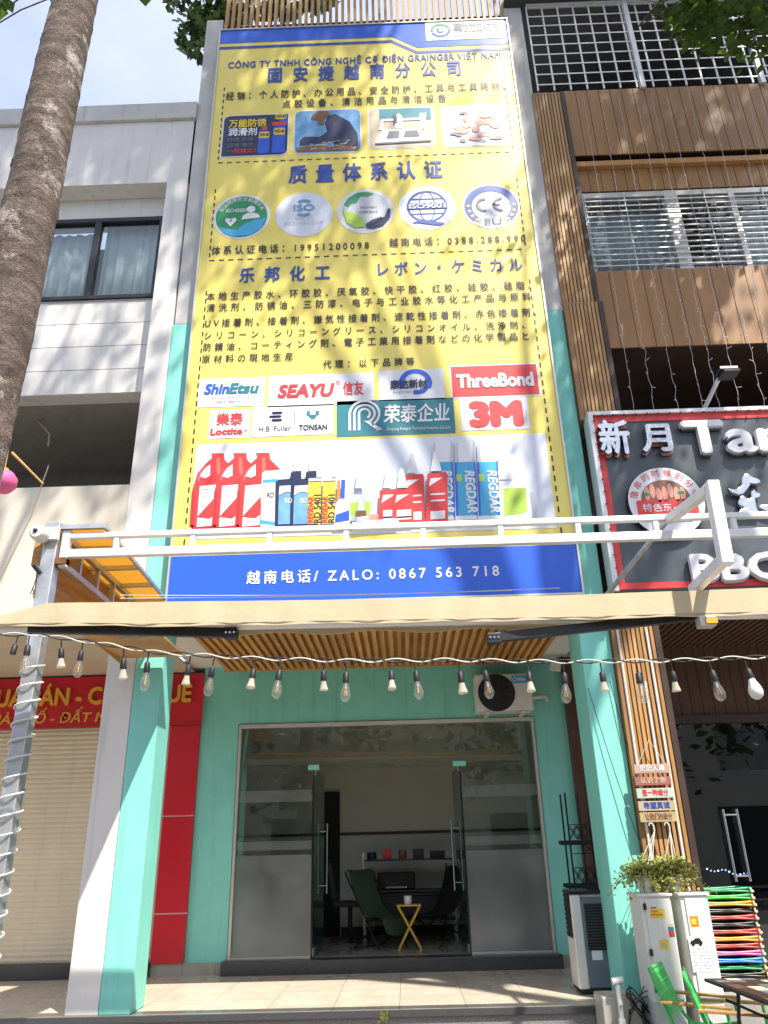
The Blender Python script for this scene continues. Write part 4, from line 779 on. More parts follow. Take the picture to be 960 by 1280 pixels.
# ---------------------------------------------------------------- restaurant sign
YS = 7.78
sg = thing('restaurant_sign', (3.6, YS, 4.04), 'black restaurant signboard with red border and silver raised letters on the timber clad building', 'sign')
sx0, sx1, sz0, sz1 = 2.27, 6.4, 4.05, 6.22
MB().box(sx0+.01, sx1, YS+.01, YS+.2, sz0, sz1).build('panel', M['sign_board'], sg)
b = MB(); b.box(sx0+.05, sx1, YS, YS+.012, sz1-.13, sz1-.04); b.box(sx0+.05, sx0+.13, YS, YS+.012, sz0+.092, sz1-.132); b.box(sx0+.05, sx1, YS, YS+.012, sz0+.02, sz0+.09); b.build('border', M['ink_red'], sg)
b = MB(); b.box(sx0, sx1, YS-.03, YS+.2, sz1-.04, sz1+.005); b.box(sx0-.005, sx0+.05, YS-.03, YS+.2, sz0, sz1-.04); b.build('frame_tube', M['galv_white'], sg)
b = MB(); x = sx0+.15
while x < sx1: b.lathe((x, YS-.03, sz1-.055), [(.012, 0), (.012, .02), (.004, .03)], 6, axis='Y'); x += .13
z = sz0+.1
while z < sz1-.1: b.lathe((sx0+.055, YS-.03, z), [(.012, 0), (.012, .02), (.004, .03)], 6, axis='Y'); z += .15
b.build('border_lamp', M['ink_brown'], sg)
def sign3(name, s, p, q, hpx, m, ext, bold, edge=None):
    A, B_ = px(*p, Y=YS-.05), px(*q, Y=YS-.05); h = px(p[0], p[1]-hpx, Y=YS-.05).z-px(*p, Y=YS-.05).z
    mb = MB(); text_mb(mb, s, A.x, B_.x, A.z, h, YS-.05, bold, ext); o = mb.build(name, M[m], sg)
    if edge: mb = MB(); text_mb(mb, s, A.x+.012, B_.x+.012, A.z-.014, h, YS-.02, bold+.004, .012); mb.build(name+'_edge', M[edge], o)
sign3('letter', '新', (752, 569), (789, 568), 39, 'chrome', .04, .03, 'ink_rose'); sign3('letter', '月', (804, 566), (840, 565), 33, 'chrome', .04, .03, 'ink_rose')
sign3('letter', 'Tan', (859, 567), (984, 562), 39, 'ink_white', .035, .028, 'ink_grey'); sign3('letter', 'BBQ', (868, 726), (988, 722), 32, 'ink_white', .03, .03, 'ink_silver')
c = px(833, 627, Y=YS-.06); cx, cz = c.x, c.z; R0 = .42
rl = MB(); rl.lathe((cx, YS, cz), [(R0, 0), (R0, .06)], 48, axis='Y').build('round_emblem_case', M['black'], sg)
o = MB().poly(disc(cx, cz, R0*.985, R0*.985, YS-.064)).build('round_emblem', M['ink_white'], sg)
atext(o, cx, cz, .315, '撸串的时候别分心', 165, 15, .085, M['ink_red'], YS-.068, .02)
sub(o, 'printed_skewers', 'ink_brown', disc(cx, cz+.02, .27, .24, YS-.067, 30, 0, 180)); mb = MB()
for i in range(7): 
    x = cx-.2+.065*i; mb.poly(disc(x, cz+.1+.03*math.sin(i*2), .032, .09, YS-.070, 12))
mb.build('printed_skewers', M['ink_rose'], o); sub(o, 'printed_garnish', 'ink_green', disc(cx-.2, cz+.09, .03, .02, YS-.073, 10), disc(cx+.17, cz+.1, .04, .02, YS-.073, 10))
sub(o, 'printed_banner', 'ink_red', rrect(cx-.33, cx+.33, cz-.17, cz+.02, YS-.070, .02)); ctext(o, '特色东', cx-.27, cx+.04, cz-.12, .09, 'ink_white', YS-.074, .01)
sub(o, 'printed_banner', 'ink_white', rrect(cx-.17, cx+.25, cz-.24, cz-.15, YS-.072, .02)); sub(o, 'printed_banner', 'ink_red', rrect(cx-.155, cx+.235, cz-.225, cz-.16, YS-.075, .015))
def sil(pts, name='silver_animal'):
    P_ = [px(910+x*.1875, 560+y*.1875, Y=YS-.06) for x, y in pts]   # outline read from an enlarged view
    return [(p.x, YS-.045, p.z) for p in P_]
mb = MB(); Kx = lambda x, y: ((x-690)/5.33*5.33, y)
def A_(pts): return [(px(780+x/5.333, 560+y/5.333, Y=YS-.06).x, YS-.055, px(780+x/5.333, 560+y/5.333, Y=YS-.06).z) for x, y in pts][::-1]
for pl in ([(690, 262), (740, 275), (785, 245), (785, 200), (800, 172), (830, 165), (862, 190), (912, 208), (915, 235), (880, 245), (845, 240), (835, 262), (800, 310), (765, 318), (715, 300)],
           [(760, 360), (775, 320), (800, 308), (825, 335), (850, 330), (845, 290), (870, 270), (890, 292), (915, 300), (910, 330), (880, 340), (890, 400), (915, 440), (760, 440), (770, 410), (800, 398), (770, 385)],
           [(900, 380), (960, 372), (1010, 400), (1010, 440), (940, 420), (905, 405)]):
    mb.prism(A_(pl), (0, .045, 0))
mb.build('silver_animal', M['chrome'], sg, bevel=.016)

# ---------------------------------------------------------------- awning frame of galvanised steel over the pavement
YT = 6.1
aw = thing('steel_awning', (-3.0, YT, 0), 'galvanised steel awning frame with ladder beam standing on the pavement before the shop', 'awning')
PXm = px(65, 690, Y=YT).x
zt_, zb_ = px(470, 659, Y=YT).z, px(470, 681, Y=YT).z
ptop = px(72, 655, Y=YT).z
MB().box(PXm-.06, PXm+.06, YT-.06, YT+.06, 0, ptop).build('post', M['galv'], aw, bevel=.008)
MB().box(3.55, 3.66, YT-.06, YT+.06, 0, zt_+.1).build('post', M['galv'], aw, bevel=.008)
tb = MB(); xL = PXm+.1
for z, h in ((zt_, .05), (zb_, .075)): tb.box(xL, 3.55, YT-.028, YT+.028, z-h/2, z+h/2)
x = xL+.45
while x < 3.5: tb.box(x-.024, x+.024, YT-.022, YT+.022, zb_, zt_); x += .66
tb.box(xL-.02, xL+.05, YT-.032, YT+.032, zb_-.12, zt_+.05)
tb.build('ladder_beam', M['galv_white'], aw, bevel=.005)
MB().box(xL-.06, xL+.05, YT-.05, YT+.05, zb_-.10, zb_-.045).build('weld_plate', M['rust'], aw)
# left return with its amber sheet and plywood side
sd = MB(); xs = xL-.02; yb_ = 7.93
for z in (zb_-.09, zb_+.16): sd.bar((xs+.02, YT, z), (xs+.02, yb_, z), .05)
y = YT+.35
while y < yb_: sd.box(xs-.002, xs+.042, y-.02, y+.02, zb_-.09, zb_+.16); y += .42
sd.build('side_beam', M['galv'], aw)
zs0 = px(130, 657, Y=YT).z
sh_ = MB(); L0, L1 = px(56, 655, Y=YT).x, px(131, 657, Y=YT).x
sh_.prism([(L0, YT-.02, zs0), (L1, YT-.02, zs0), (L1+.02, yb_, zs0-.1), (L0+.1, yb_, zs0-.1)], (0, 0, .006)); sh_.build('amber_sheet', M['sheet_orange'], aw)
bt = MB()
for i in range(5):
    y = YT-.03+(yb_-YT)*i/4; z = zs0-.1*i/4-.02; bt.box(L0-.02, L1+.03, y-.02, y+.02, z-.02, z+.02)
bt.bar((L1+.015, YT-.03, zs0-.02), (L1+.035, yb_, zs0-.12), .03); bt.bar((L0, YT-.03, zs0-.02), (L0+.1, yb_, zs0-.12), .03); bt.build('sheet_batten', M['galv'], aw)
MB().prism([(L0+.02, YT, zs0-.03), (L0+.10, yb_, zs0-.13), (L0+.12, yb_, zs0-.78), (L0+.06, YT, zs0-.62)], (.012, 0, 0)).build('plywood_side', M['plywood'], aw)
MB().box(-2.98, -2.25, 6.25, 7.94, 3.53, 3.548).build('plywood_shade_board', M['plywood'], aw)  # board added so its edge casts the slanting shadow on the left pillar
MB().box(L0-.05, PXm-.02, YT-.02, YT+.0, zb_-.1, zb_+.22).box(L0+.0, PXm, YT+.01, YT+.03, zb_-.38, zb_-.1).build('plywood_end', M['plywood'], aw)
# cantilever bracket on the right
bk_ = MB(); bx_ = 2.42; zt2 = px(835, 652, Y=YT).z; yf = 5.15
tp, lo = px(889, 603, Y=yf), px(908, 706, Y=yf)
bk_.bar((tp.x, yf, tp.z), (lo.x, yf, lo.z), .088); bk_.bar((tp.x-.02, yf+.02, tp.z-.05), (px(836, 650, Y=YT).x, YT, px(836, 650, Y=YT).z), .072); lo2 = px(866, 738, Y=5.75)
bk_.bar((lo.x-.01, yf+.02, lo.z+.04), (lo2.x, 5.75, lo2.z), .072); bk_.build('bracket', M['galv_white'], aw, bevel=.006)
b0, b1 = px(846, 636, Y=YT-.04), px(757, 745, Y=7.9); MB().bar(b0, b1, .035).build('brace', M['galv'], aw)
cp = px(885, 750, Y=5.55); MB().box(cp.x-.03, cp.x+.09, 5.5, 5.6, cp.z-.1, cp.z+.06).build('bracket_foot', M['galv'], aw)
# rolled awning with cream valance
YV = 5.5
ra = thing('retractable_awning', (0, YV, 3.2), 'rolled cream canvas awning with scalloped valance and dark folding arms across the shop front', 'awning')
top = [(-260, 815), (-60, 782), (0, 770), (60, 754), (200, 752.5), (480, 749.5), (700, 744.5), (960, 735), (1150, 730)]
bot = [(-260, 822), (-60, 791), (0, 783), (60, 782), (200, 783), (480, 778.5), (700, 775), (960, 768), (1150, 764)]
def lerp(tbl, x):
    for (a, b), (c_, d_) in zip(tbl, tbl[1:]):
        if a <= x <= c_: return b+(d_-b)*(x-a)/(c_-a)
    return tbl[-1][1]
va = MB(); N = 150; vs = []
for i in range(N+1):
    x = -260+1410*i/N; a, b = px(x, lerp(top, x), Y=YV), px(x, lerp(bot, x)+1.6*abs(math.sin(x*.0225))-1, Y=YV); w_ = .02*math.sin(x*.045)+.012*math.sin(x*.11+1)
    zm = (a.z*.45+b.z*.55)
    vs += [(a.x, YV+.16, a.z+.015), (a.x, YV+.002+w_*.12, a.z), ((a.x+b.x)/2, YV+w_*.22, zm), (b.x, YV+w_*.32, b.z)]
va.add(vs, [(i*4+k, i*4+4+k, i*4+5+k, i*4+1+k) for i in range(N) for k in (1, 2)], 0, False); va.add(vs, [(i*4, i*4+4, i*4+5, i*4+1) for i in range(N)], 0, False); va.build('valance', M['cream_fabric'], ra, solid=.006)
fb = MB(); a, b = px(240, 777, Y=YV+.1), px(1000, 764, Y=YV+.1); fb.tube([(-3.6, YV+.13, a.z+.01), (3.2, YV+.13, b.z+.01)], .055, 12); fb.build('roller_tube', M['galv_white'], ra)
f2 = MB(); vs = []
for i in range(61):
    x = 150+560*i/60; p = px(x, 786-(x-150)*.014, Y=YV+.22); q = px(x, 797-(x-150)*.022+2*math.sin(x*.05), Y=YV+.2); vs += [tuple(p), tuple(q)]
f2.add(vs, [(2*i, 2*i+2, 2*i+3, 2*i+1) for i in range(60)], 0, True).build('inner_flap', M['cream_fabric'], ra, solid=.005)
for pts in (((36, 784), (175, 784), (289, 790)), ((617, 796), (740, 784), (872, 768))):
    A0, A1, A2 = [px(x, y+1.5, Y=YV+.06+dy) for (x, y), dy in zip(pts, (0, .03, .06))]
    am = MB(); am.bar(A0, A2, .05, .07); e = A2 if pts[0][0] < 300 else A0
    am.box(e.x-.05, e.x+.05, e.y-.04, e.y+.04, e.z-.045, e.z+.03); arm = am.build('folding_arm', M['dark_metal'], ra, bevel=.006)
    bo_ = MB(); 
    for k in (-.03, 0, .03): bo_.lathe((e.x+k, e.y-.04, e.z-.005), [(.008, 0), (.008, .008)], 8, axis='Y')
    bo_.build('bolt', M['steel'], arm)
g = px(882, 775, Y=YV+.02); MB().box(g.x-.06, g.x+.055, YV-.03, YV+.07, g.z-.055, g.z+.02).build('gear_box', M['alu'], ra, bevel=.006); MB().box(g.x-.02, g.x+.06, YV-.045, YV-.031, g.z-.04, g.z+.01).build('gear_plate', M['gold'], ra)
hm = MB(); pts = []
for i in range(N+1):
    x = -260+1410*i/N; p = px(x, lerp(bot, x)-4.2, Y=YV-.006); hm.v.append(p+Vector((0, .004*math.sin(x*.045), -.004))); hm.v.append(p+Vector((0, .004*math.sin(x*.045), .003)))
hm.f = [[2*i, 2*i+2, 2*i+3, 2*i+1] for i in range(N)]; hm.m = [0]*N; hm.sm = [False]*N
hm.build('seam', M['soffit'], ra, solid=.003)
# things fixed to the post
cm = thing('security_camera', px(50, 672, Y=YT-.15), 'white round security camera on the top of the steel post', 'camera')
p = px(53, 670, Y=YT-.1); MB().lathe((p.x, YT-.14, p.z), [(.06, -.06), (.07, -.02), (.07, .05), (.05, .075)], 20, axis='Y').build('body', M['plastic_white'], cm); MB().lathe((p.x-.01, YT-.14, p.z+.005), [(.02, .072), (.018, .085), (.008, .09)], 14, axis='Y').build('lens', M['black_gloss'], cm)
MB().box(p.x+.0, p.x+.13, YT-.10, YT-.061, p.z-.03, p.z+.08).build('bracket', M['plastic_white'], cm)
hk = thing('hanging_hook', px(44, 710, Y=YT-.1), 'small dark tube with a hanging wire hook beside the steel post', 'hook')
a, b = px(42, 706, Y=YT-.1), px(50, 716, Y=YT-.06); MB().tube([a, b], .022).build('tube', M['dark_metal'], hk)
pts = [px(x, y, Y=YT-.09) for x, y in ((46, 714), (45, 724), (42, 733), (40, 738), (38, 742), (41, 743), (42, 738), (40, 735))]; MB().tube(pts, .004, 5).build('wire', M['black'], hk)
rl_ = MB(); pts = []; z = .2
for i in range(420):
    a = i*.3; pts.append((PXm+.09*math.cos(a), YT+.09*math.sin(a), .3+2.75*i/420))
rl_.tube(pts, .008, 5); tag(rl_.build('rope_light', M['plastic_white']), 'white rope light wound in a spiral round the steel post', 'rope light')
# ---------------------------------------------------------------- string of bulbs
YL = 5.42
cordp = [(-120, 785), (0, 793), (45, 793), (105, 801), (200, 816), (320, 823), (430, 826), (560, 825), (700, 827), (830, 826), (960, 821), (1100, 815)]
def cord_y(x): return lerp(cordp, x)
cb = MB()
for ph, r, mi_ in ((0, .0048, 0), (math.pi, .0052, 1)):
    pts = []
    for i in range(520):
        x = -120+1220*i/519; p = px(x, cord_y(x), Y=YL); a = x*.105+ph
        pts.append((p.x, YL+.011*math.cos(a), p.z+.012*math.sin(a)))
    cb.tube(pts, r, 5, mi_)
tag(cb.build('string_light', [M['plastic_white'], M['black']]), 'twisted black and white cord carrying bulbs across the front of the shop', 'cord')
def bulb_proto(kind):
    t = thing('light_bulb', (0, 0, 0), 'x', 'light bulb', 'bulbs hanging from the light cord')
    MB().tube([(0, 0, 0), (0, 0, -.07)], .006, 6).lathe((0, 0, -.07), [(.008, 0), (.022, -.015), (.026, -.075), (.024, -.09)], 12).build('socket', M['black'], t, local=True)
    if kind == 'tear':
        MB().lathe((0, 0, -.155), [(.017, 0), (.022, -.02), (.036, -.07), (.042, -.10), (.036, -.13), (.016, -.15), (.003, -.153)], 16).build('glass', M['bulb_glass'], t, local=True)
        MB().lathe((0, 0, -.155), [(.008, 0), (.006, -.05), (.004, -.055)], 8).tube([(-.012, 0, -.26), (-.006, 0, -.2), (0, 0, -.265), (.006, 0, -.2), (.012, 0, -.26)], .003, 5, 1).build('filament', [M['plastic_white'], M['gold']], t, local=True)
    elif kind == 'bell':
        MB().lathe((0, 0, -.155), [(.02, 0), (.024, -.03), (.036, -.075), (.038, -.085), (.0, -.087)], 16).build('glass', M['bulb_frost'], t, local=True)
    elif kind == 'round':
        MB().lathe((0, 0, -.15), [(.022, 0), (.03, -.03), (.05, -.08), (.054, -.11), (.045, -.145), (.02, -.165), (.002, -.168)], 18).build('glass', M['plastic_white'], t, local=True)
    return t
bulbs = [(23, 'none'), (37, 'tear'), (77, 'bell'), (104, 'tear'), (155, 'bell'), (186, 'tear'), (238, 'bell'), (268, 'tear'), (319, 'bell'), (351, 'tear'), (404, 'bell'), (433, 'tear'), (488, 'bell'), (518, 'tear'), (573, 'bell'), (604, 'tear'), (659, 'bell'), (704, 'tear'), (750, 'bell'), (795, 'tear'), (838, 'bell'), (885, 'tear'), (930, 'round')]
behind = ['left of the steel post', 'right beside the steel post', 'just right of the steel post', 'over the red banner', 'before the white pilaster', 'before the left teal pillar', 'over the end of the red banner', 'at the left slatted ceiling corner', 'under the left ceiling slats', 'over the left glass pane', 'left of the shop middle', 'above the left glass door', 'in the shop middle', 'above the right glass door', 'left of the air conditioner', 'before the air conditioner fan', 'before the air conditioner logo', 'right of the air conditioner', 'before the right teal pillar', 'before the timber clad pillar', 'right of the timber clad pillar', 'over the dark restaurant door', 'at the right picture edge']
kinds = {}
names = {'tear': 'clear teardrop filament bulb', 'bell': 'small frosted bell shaped bulb', 'round': 'round opaque white bulb', 'none': 'empty black bulb socket'}
for (x, k), wh in zip(bulbs, behind):
    if k not in kinds: o = kinds[k] = bulb_proto(k)
    else: o = copy_tree(kinds[k])
    p = px(x, cord_y(x), Y=YL); o.location = (p.x, YL, p.z-.012); o.rotation_euler = (random.uniform(-.10, .10), random.uniform(-.15, .15), random.uniform(0, 3)); s_ = random.uniform(.82, .95)
    o.scale = (s_, s_, s_); o['label'] = names[k]+' on the light cord '+wh
# ---------------------------------------------------------------- fairy light strands over the timber facade
tops = [265, 330, 395, 460, 520, 575, 660, 735, 825, 880, 930]; bots = [455, 530, 620, 715, 775, 855, 945, 1010, 1085, 1150, 1220]
ordn = ['first', 'second', 'third', 'fourth', 'fifth', 'sixth', 'seventh', 'eighth', 'ninth', 'tenth', 'eleventh']
for i, (a, b) in enumerate(zip(tops, bots)):
    A, B_ = px(640+a/3, 120, Y=7.9), px(640+b/3, 513, Y=7.72); mb = MB(); pts = []
    for k in range(90):
        t_ = k/89; p = A.lerp(B_, t_); am = .03 if t_ > .72 else .012; pts.append((p.x+am*noise.noise(Vector((i*7, k*.35, 0))), p.y-.03+am*noise.noise(Vector((3, k*.4, i*5))), p.z))
        if k % 3 == 0: q = Vector(pts[-1]); d_ = Vector((random.uniform(-1, 1), random.uniform(-1, .2), random.uniform(-.6, .6)))*(.05 if t_ > .72 else .022); mb.tube([q, q+d_], .0035, 4)
    mb.tube(pts, .0024, 4)
    tag(mb.build('fairy_light_strand', M['ink_silver']), 'thin pale fairy light strand, '+ordn[i]+' from the billboard on the timber facade', 'string lights', 'fairy light strands hanging over the timber facade')
# flood lamp on its arm inside the dark gallery
fl_ = thing('flood_lamp', px(905, 466, Y=7.9), 'small flat lamp head on a slanting arm above the restaurant sign', 'lamp')
a, b = px(880, 512, Y=7.85), px(899, 472, Y=7.6); MB().bar(a, b, .035).build('arm', M['galv'], fl_); p = px(907, 467, Y=7.55); MB().box(p.x-.1, p.x+.1, 7.45, 7.62, p.z-.015, p.z+.02).box(p.x-.08, p.x+.1, 7.4, 7.6, p.z-.06, p.z-.035).build('lamp_head', M['dark_metal'], fl_); MB().box(p.x-.1, p.x+.1, 7.44, 7.449, p.z+.0, p.z+.03).build('lamp_rim', M['white_paint'], fl_)
# ---------------------------------------------------------------- air conditioner
ac = thing('air_conditioner', (1.34, 10.2, 3.2), 'white outdoor air conditioner unit with round black fan grille under the slatted ceiling', 'air conditioner')
p0, p1 = px(596, 889, Y=10.05), px(663, 841, Y=10.05); ax0, ax1, az0, az1 = p0.x, p1.x, p0.z, p1.z
MB().box(ax0, ax1, 10.05, 10.36, az0, az1).build('casing', M['plastic_white'], ac, bevel=.02)
fx_ = ax0+.27; fz_ = (az0+az1)/2-.01; MB().poly(disc(fx_, fz_, .235, .235, 10.043)).build('fan_opening', M['black'], ac)
gr = MB()
for r in (.05, .09, .13, .17, .205, .235): ring(gr, fx_, fz_, r-.004, r+.004, 10.034, 32)
for k in range(10): a = k*math.pi/5; gr.bar((fx_+.05*math.cos(a), 10.036, fz_+.05*math.sin(a)), (fx_+.235*math.cos(a), 10.036, fz_+.235*math.sin(a)), .006)
gr.poly(disc(fx_, fz_, .05, .05, 10.03, 20)); gr.build('fan_grille', M['dark_metal'], ac)
bl_ = MB()
for k in range(3):
    a = k*2*math.pi/3; bl_.poly([(fx_+r*math.cos(a+t_), 10.040, fz_+r*math.sin(a+t_)) for r, t_ in ((.05, 0), (.21, -.3), (.22, .3), (.05, .5))])
bl_.build('fan_blade', M['dark_metal'], ac)
lg = px(649, 849, Y=10.04); o = MB().poly(rrect(lg.x-.1, lg.x+.1, lg.z-.05, lg.z+.05, 10.043, .01)).build('logo_tag', M['ink_cyan'], ac); mb = MB(); ring(mb, lg.x-.062, lg.z, .02, .026, 10.039, 20); text_mb(mb, 'Midea', lg.x-.03, lg.x+.08, lg.z-.018, .04, 10.039, .02); mb.build('printed_text', M['ink_white'], o)
bm = MB()
for x in (ax0+.12, ax1-.16): bm.box(x, x+.04, 10.04, 10.4, az0-.045, az0-.01)
bm.build('bracket', M['white_paint'], ac); MB().tube([(ax1-.01, 10.2, az0+.16), (ax1+.06, 10.2, az0+.18), (ax1+.2, 10.25, az0+.2), (ax1+.24, 10.38, az0+.16)], .025).build('pipe', M['plastic_white'], ac)
cl = thing('corner_lamp', px(695, 834, Y=10.2), 'small square white lamp in the corner between ceiling and timber board', 'lamp')
p = px(695, 834, Y=10.2); MB().bar((p.x-.07, 10.2, p.z+.01), (p.x+.05, 10.15, p.z-.02), .09, .1).build('head', M['plastic_white'], cl, bevel=.01); MB().tube([(p.x, 10.2, p.z+.04), (p.x, 10.25, 3.96)], .015).build('stem', M['plastic_white'], cl)
# ---------------------------------------------------------------- air cooler, rack, box and pipe on the terrace
ck = thing('air_cooler', (1.93, 8.9, PZ), 'upright white and grey air cooler on the terrace behind the right teal pillar', 'air cooler', rz=0)
cx0, cx1, cy0, cy1, cz0, cz1 = 1.60, 1.965, 8.5, 8.86, PZ+.045, PZ+.87
MB().box(cx0, cx0+.10, cy0, cy1, cz0, cz1-.02).box(cx0+.10, cx1, cy0+.02, cy1, cz1-.05, cz1-.02).box(cx0+.1, cx1, cy0+.03, cy1, cz0, cz1-.05).build('body', M['plastic_white'], ck, bevel=.02)
MB().box(cx0+.10, cx1-.01, cy0+.0, cy0+.03, cz0+.01, cz1-.055).build('front_panel', M['cooler_grey'], ck, bevel=.008)
gm = MB(); 
for i in range(16): z = cz1-.50+i*.025; gm.box(cx0+.125, cx1-.035, cy0-.008, cy0-.001, z, z+.014)
for i in range(12): x = cx0+.13+i*.0175; gm.box(x, x+.006, cy0-.012, cy0-.009, cz1-.505, cz1-.10)
gm.build('grille', M['black'], ck); MB().box(cx0+.115, cx1-.02, cy0-.0035, cy0-.001, cz0+.36, cz0+.366).build('tank_seam', M['black'], ck); MB().box(cx0+.15, cx0+.25, cy0-.005, cy0-.001, cz0+.24, cz0+.32).build('paper_label', M['ink_white'], ck)
lv = MB()
for i in range(9): z = cz0+.45+i*.042; lv.bar((cx0-.006, cy0+.05, z), (cx0-.006, cy1-.05, z), .012, .02)
lv.box(cx0-.003, cx0+.001, cy0+.04, cy1-.04, cz0+.42, cz0+.82, 0); lv.build('louvre', M['dark_metal'], ck)
MB().box(cx0-.005, cx1+.005, cy0-.01, cy1+.01, cz1-.02, cz1+.02).build('top_panel', M['black_gloss'], ck, bevel=.012); MB().box(cx0+.01, cx1-.01, cy0+.01, cy1, PZ+.025, cz0+.01).build('base', M['black'], ck)
for x in (cx0+.05, cx1-.05):
    for y in (cy0+.05, cy1-.05): MB().lathe((x, y, PZ), [(.022, 0), (.025, .02), (.012, .04)], 10).build('castor', M['black'], ck)
rk = thing('metal_rack', (1.95, 9.5, PZ), 'black metal rack with lattice shelves standing behind the air cooler', 'rack')
st_ = MB()
for x, y in ((1.84, 9.42), (1.98, 9.42), (2.14, 9.42), (1.84, 9.7), (2.14, 9.7)): st_.box(x-.009, x+.009, y-.009, y+.009, PZ, 2.18 if x < 2.1 else 2.0)
st_.build('upright', M['black'], rk); ls = MB(); la = MB()
for z in (.72, 1.22, 1.66):
    w_ = .19 if z > 1 else .15
    s0 = 1.79-.03*(z > 1.0)
    for y in (9.36, 9.46, 9.56, 9.66): ls.box(s0, 2.3 if z > 1 else 1.9, y-.018, y+.018, z-.018, z+.018)
    ls.box(s0+.02, 2.25, 9.36, 9.68, z-.03, z-.014)
    if z > 1:
        for k in range(4):
            xa = 1.85+k*.09
            for sg_ in (1, -1): la.bar((xa, 9.40, z+.1-.07*sg_), (xa+.09, 9.40, z+.1+.07*sg_), .009); la.bar((xa, 9.5, z+.1-.07*sg_), (xa+.09, 9.5, z+.1+.07*sg_), .009)
        la.bar((1.84, 9.4, z+.18), (2.22, 9.4, z+.18), .009); la.bar((1.84, 9.4, z-.12), (2.22, 9.4, z-.12), .009)
        for sg_ in (1, -1): la.bar((1.98, 9.40, z-.12 if sg_ > 0 else z-.02), (2.1, 9.40, z-.02 if sg_ > 0 else z-.12), .009)
ls.build('shelf', M['black'], rk); la.build('lattice', M['black'], rk)
cb_ = thing('concrete_block', (1.76, 7.8, 0), 'pale low concrete block at the edge of the terrace step beside the air cooler', 'block')
MB().box(1.61, 1.93, 7.62, 7.95, 0, .445).build('body', M['skirting'], cb_, bevel=.012); MB().box(1.65, 1.9, 7.66, 7.9, .4455, .449).build('top_hollow', M['soffit'], cb_)
pp = thing('standpipe', (1.74, 7.56, 0), 'short white plastic pipe with a tap head in front of the concrete block', 'pipe')
MB().tube([(1.745, 7.56, 0), (1.74, 7.56, .56)], .022, 10).build('pipe', M['plastic_white'], pp); MB().tube([(1.70, 7.56, .56), (1.79, 7.56, .575)], .03, 10).box(1.725, 1.755, 7.52, 7.56, .40, .43).box(1.715, 1.765, 7.53, 7.59, .25, .30).build('tap_head', M['plastic_white'], pp)
cbm = MB(); random.seed(3)
for k in range(9):
    pts = []; x = random.uniform(1.95, 2.05); y = 7.62+random.uniform(-.05, .1); z = random.uniform(.3, .5)
    for i in range(14): pts.append((1.86+.17*math.sin(i*.55+k*1.3)*random.uniform(.5, 1)+.06, 7.62+.08*math.cos(i*.7+k), .28+.26*math.sin(i*.37+k*.9)*random.uniform(.6, 1)+.02*k/9))
    for q in range(2): pts = [Vector(pts[0])]+[(Vector(pts[i-1])+Vector(pts[i])*2+Vector(pts[i+1]))/4 for i in range(1, len(pts)-1)]+[Vector(pts[-1])]
    cbm.tube(pts, .0045, 5)
tag(cbm.build('cable_tangle', M['black']), 'tangle of black cables at the foot of the right teal pillar beside the cabinet', 'cables')
bgm = MB(); bgm.lathe((1.80, 7.25, 0), [(.05, 0), (.2, .02), (.22, .12), (.17, .23), (.06, .28), (0, .285)], 14)
for v in bgm.v: v += Vector((.05*noise.noise(v*9), .05*noise.noise(v*9+Vector((5, 0, 0))), .05*noise.noise(v*8+Vector((0, 9, 0)))))
tag(bgm.build('bag', M['galv'], sub=1), 'crumpled grey bag on the pavement below the pipe', 'bag')
wires = MB()
for p, q, sag in (((762, 850), (830, 1100), .02), ((735, 860), (812, 1085), .1)):
    a, b = px(*p, Y=7.97), px(*q, Y=7.9); wires.tube([a.lerp(b, i/12)-Vector((0, 0, sag*math.sin(i/12*math.pi))) for i in range(13)], .004, 4)
tag(wires.build('telephone_wire', M['black']), 'two thin dark wires running down the front of the right teal pillar', 'wire')
wc = MB()
for p, q in (((150, 744), (640, 738)), ((150, 748), (700, 735))):
    a, b = px(*p, Y=6.4), px(*q, Y=6.4); wc.tube([a.lerp(b, i/16)-Vector((0, 0, .02*math.sin(i/16*math.pi))) for i in range(17)], .004, 4)
tag(wc.build('awning_cord', M['plastic_white']), 'two thin white cords stretched in front of the blue strip of the billboard', 'cord')  # pair of thin cords belonging to the awning
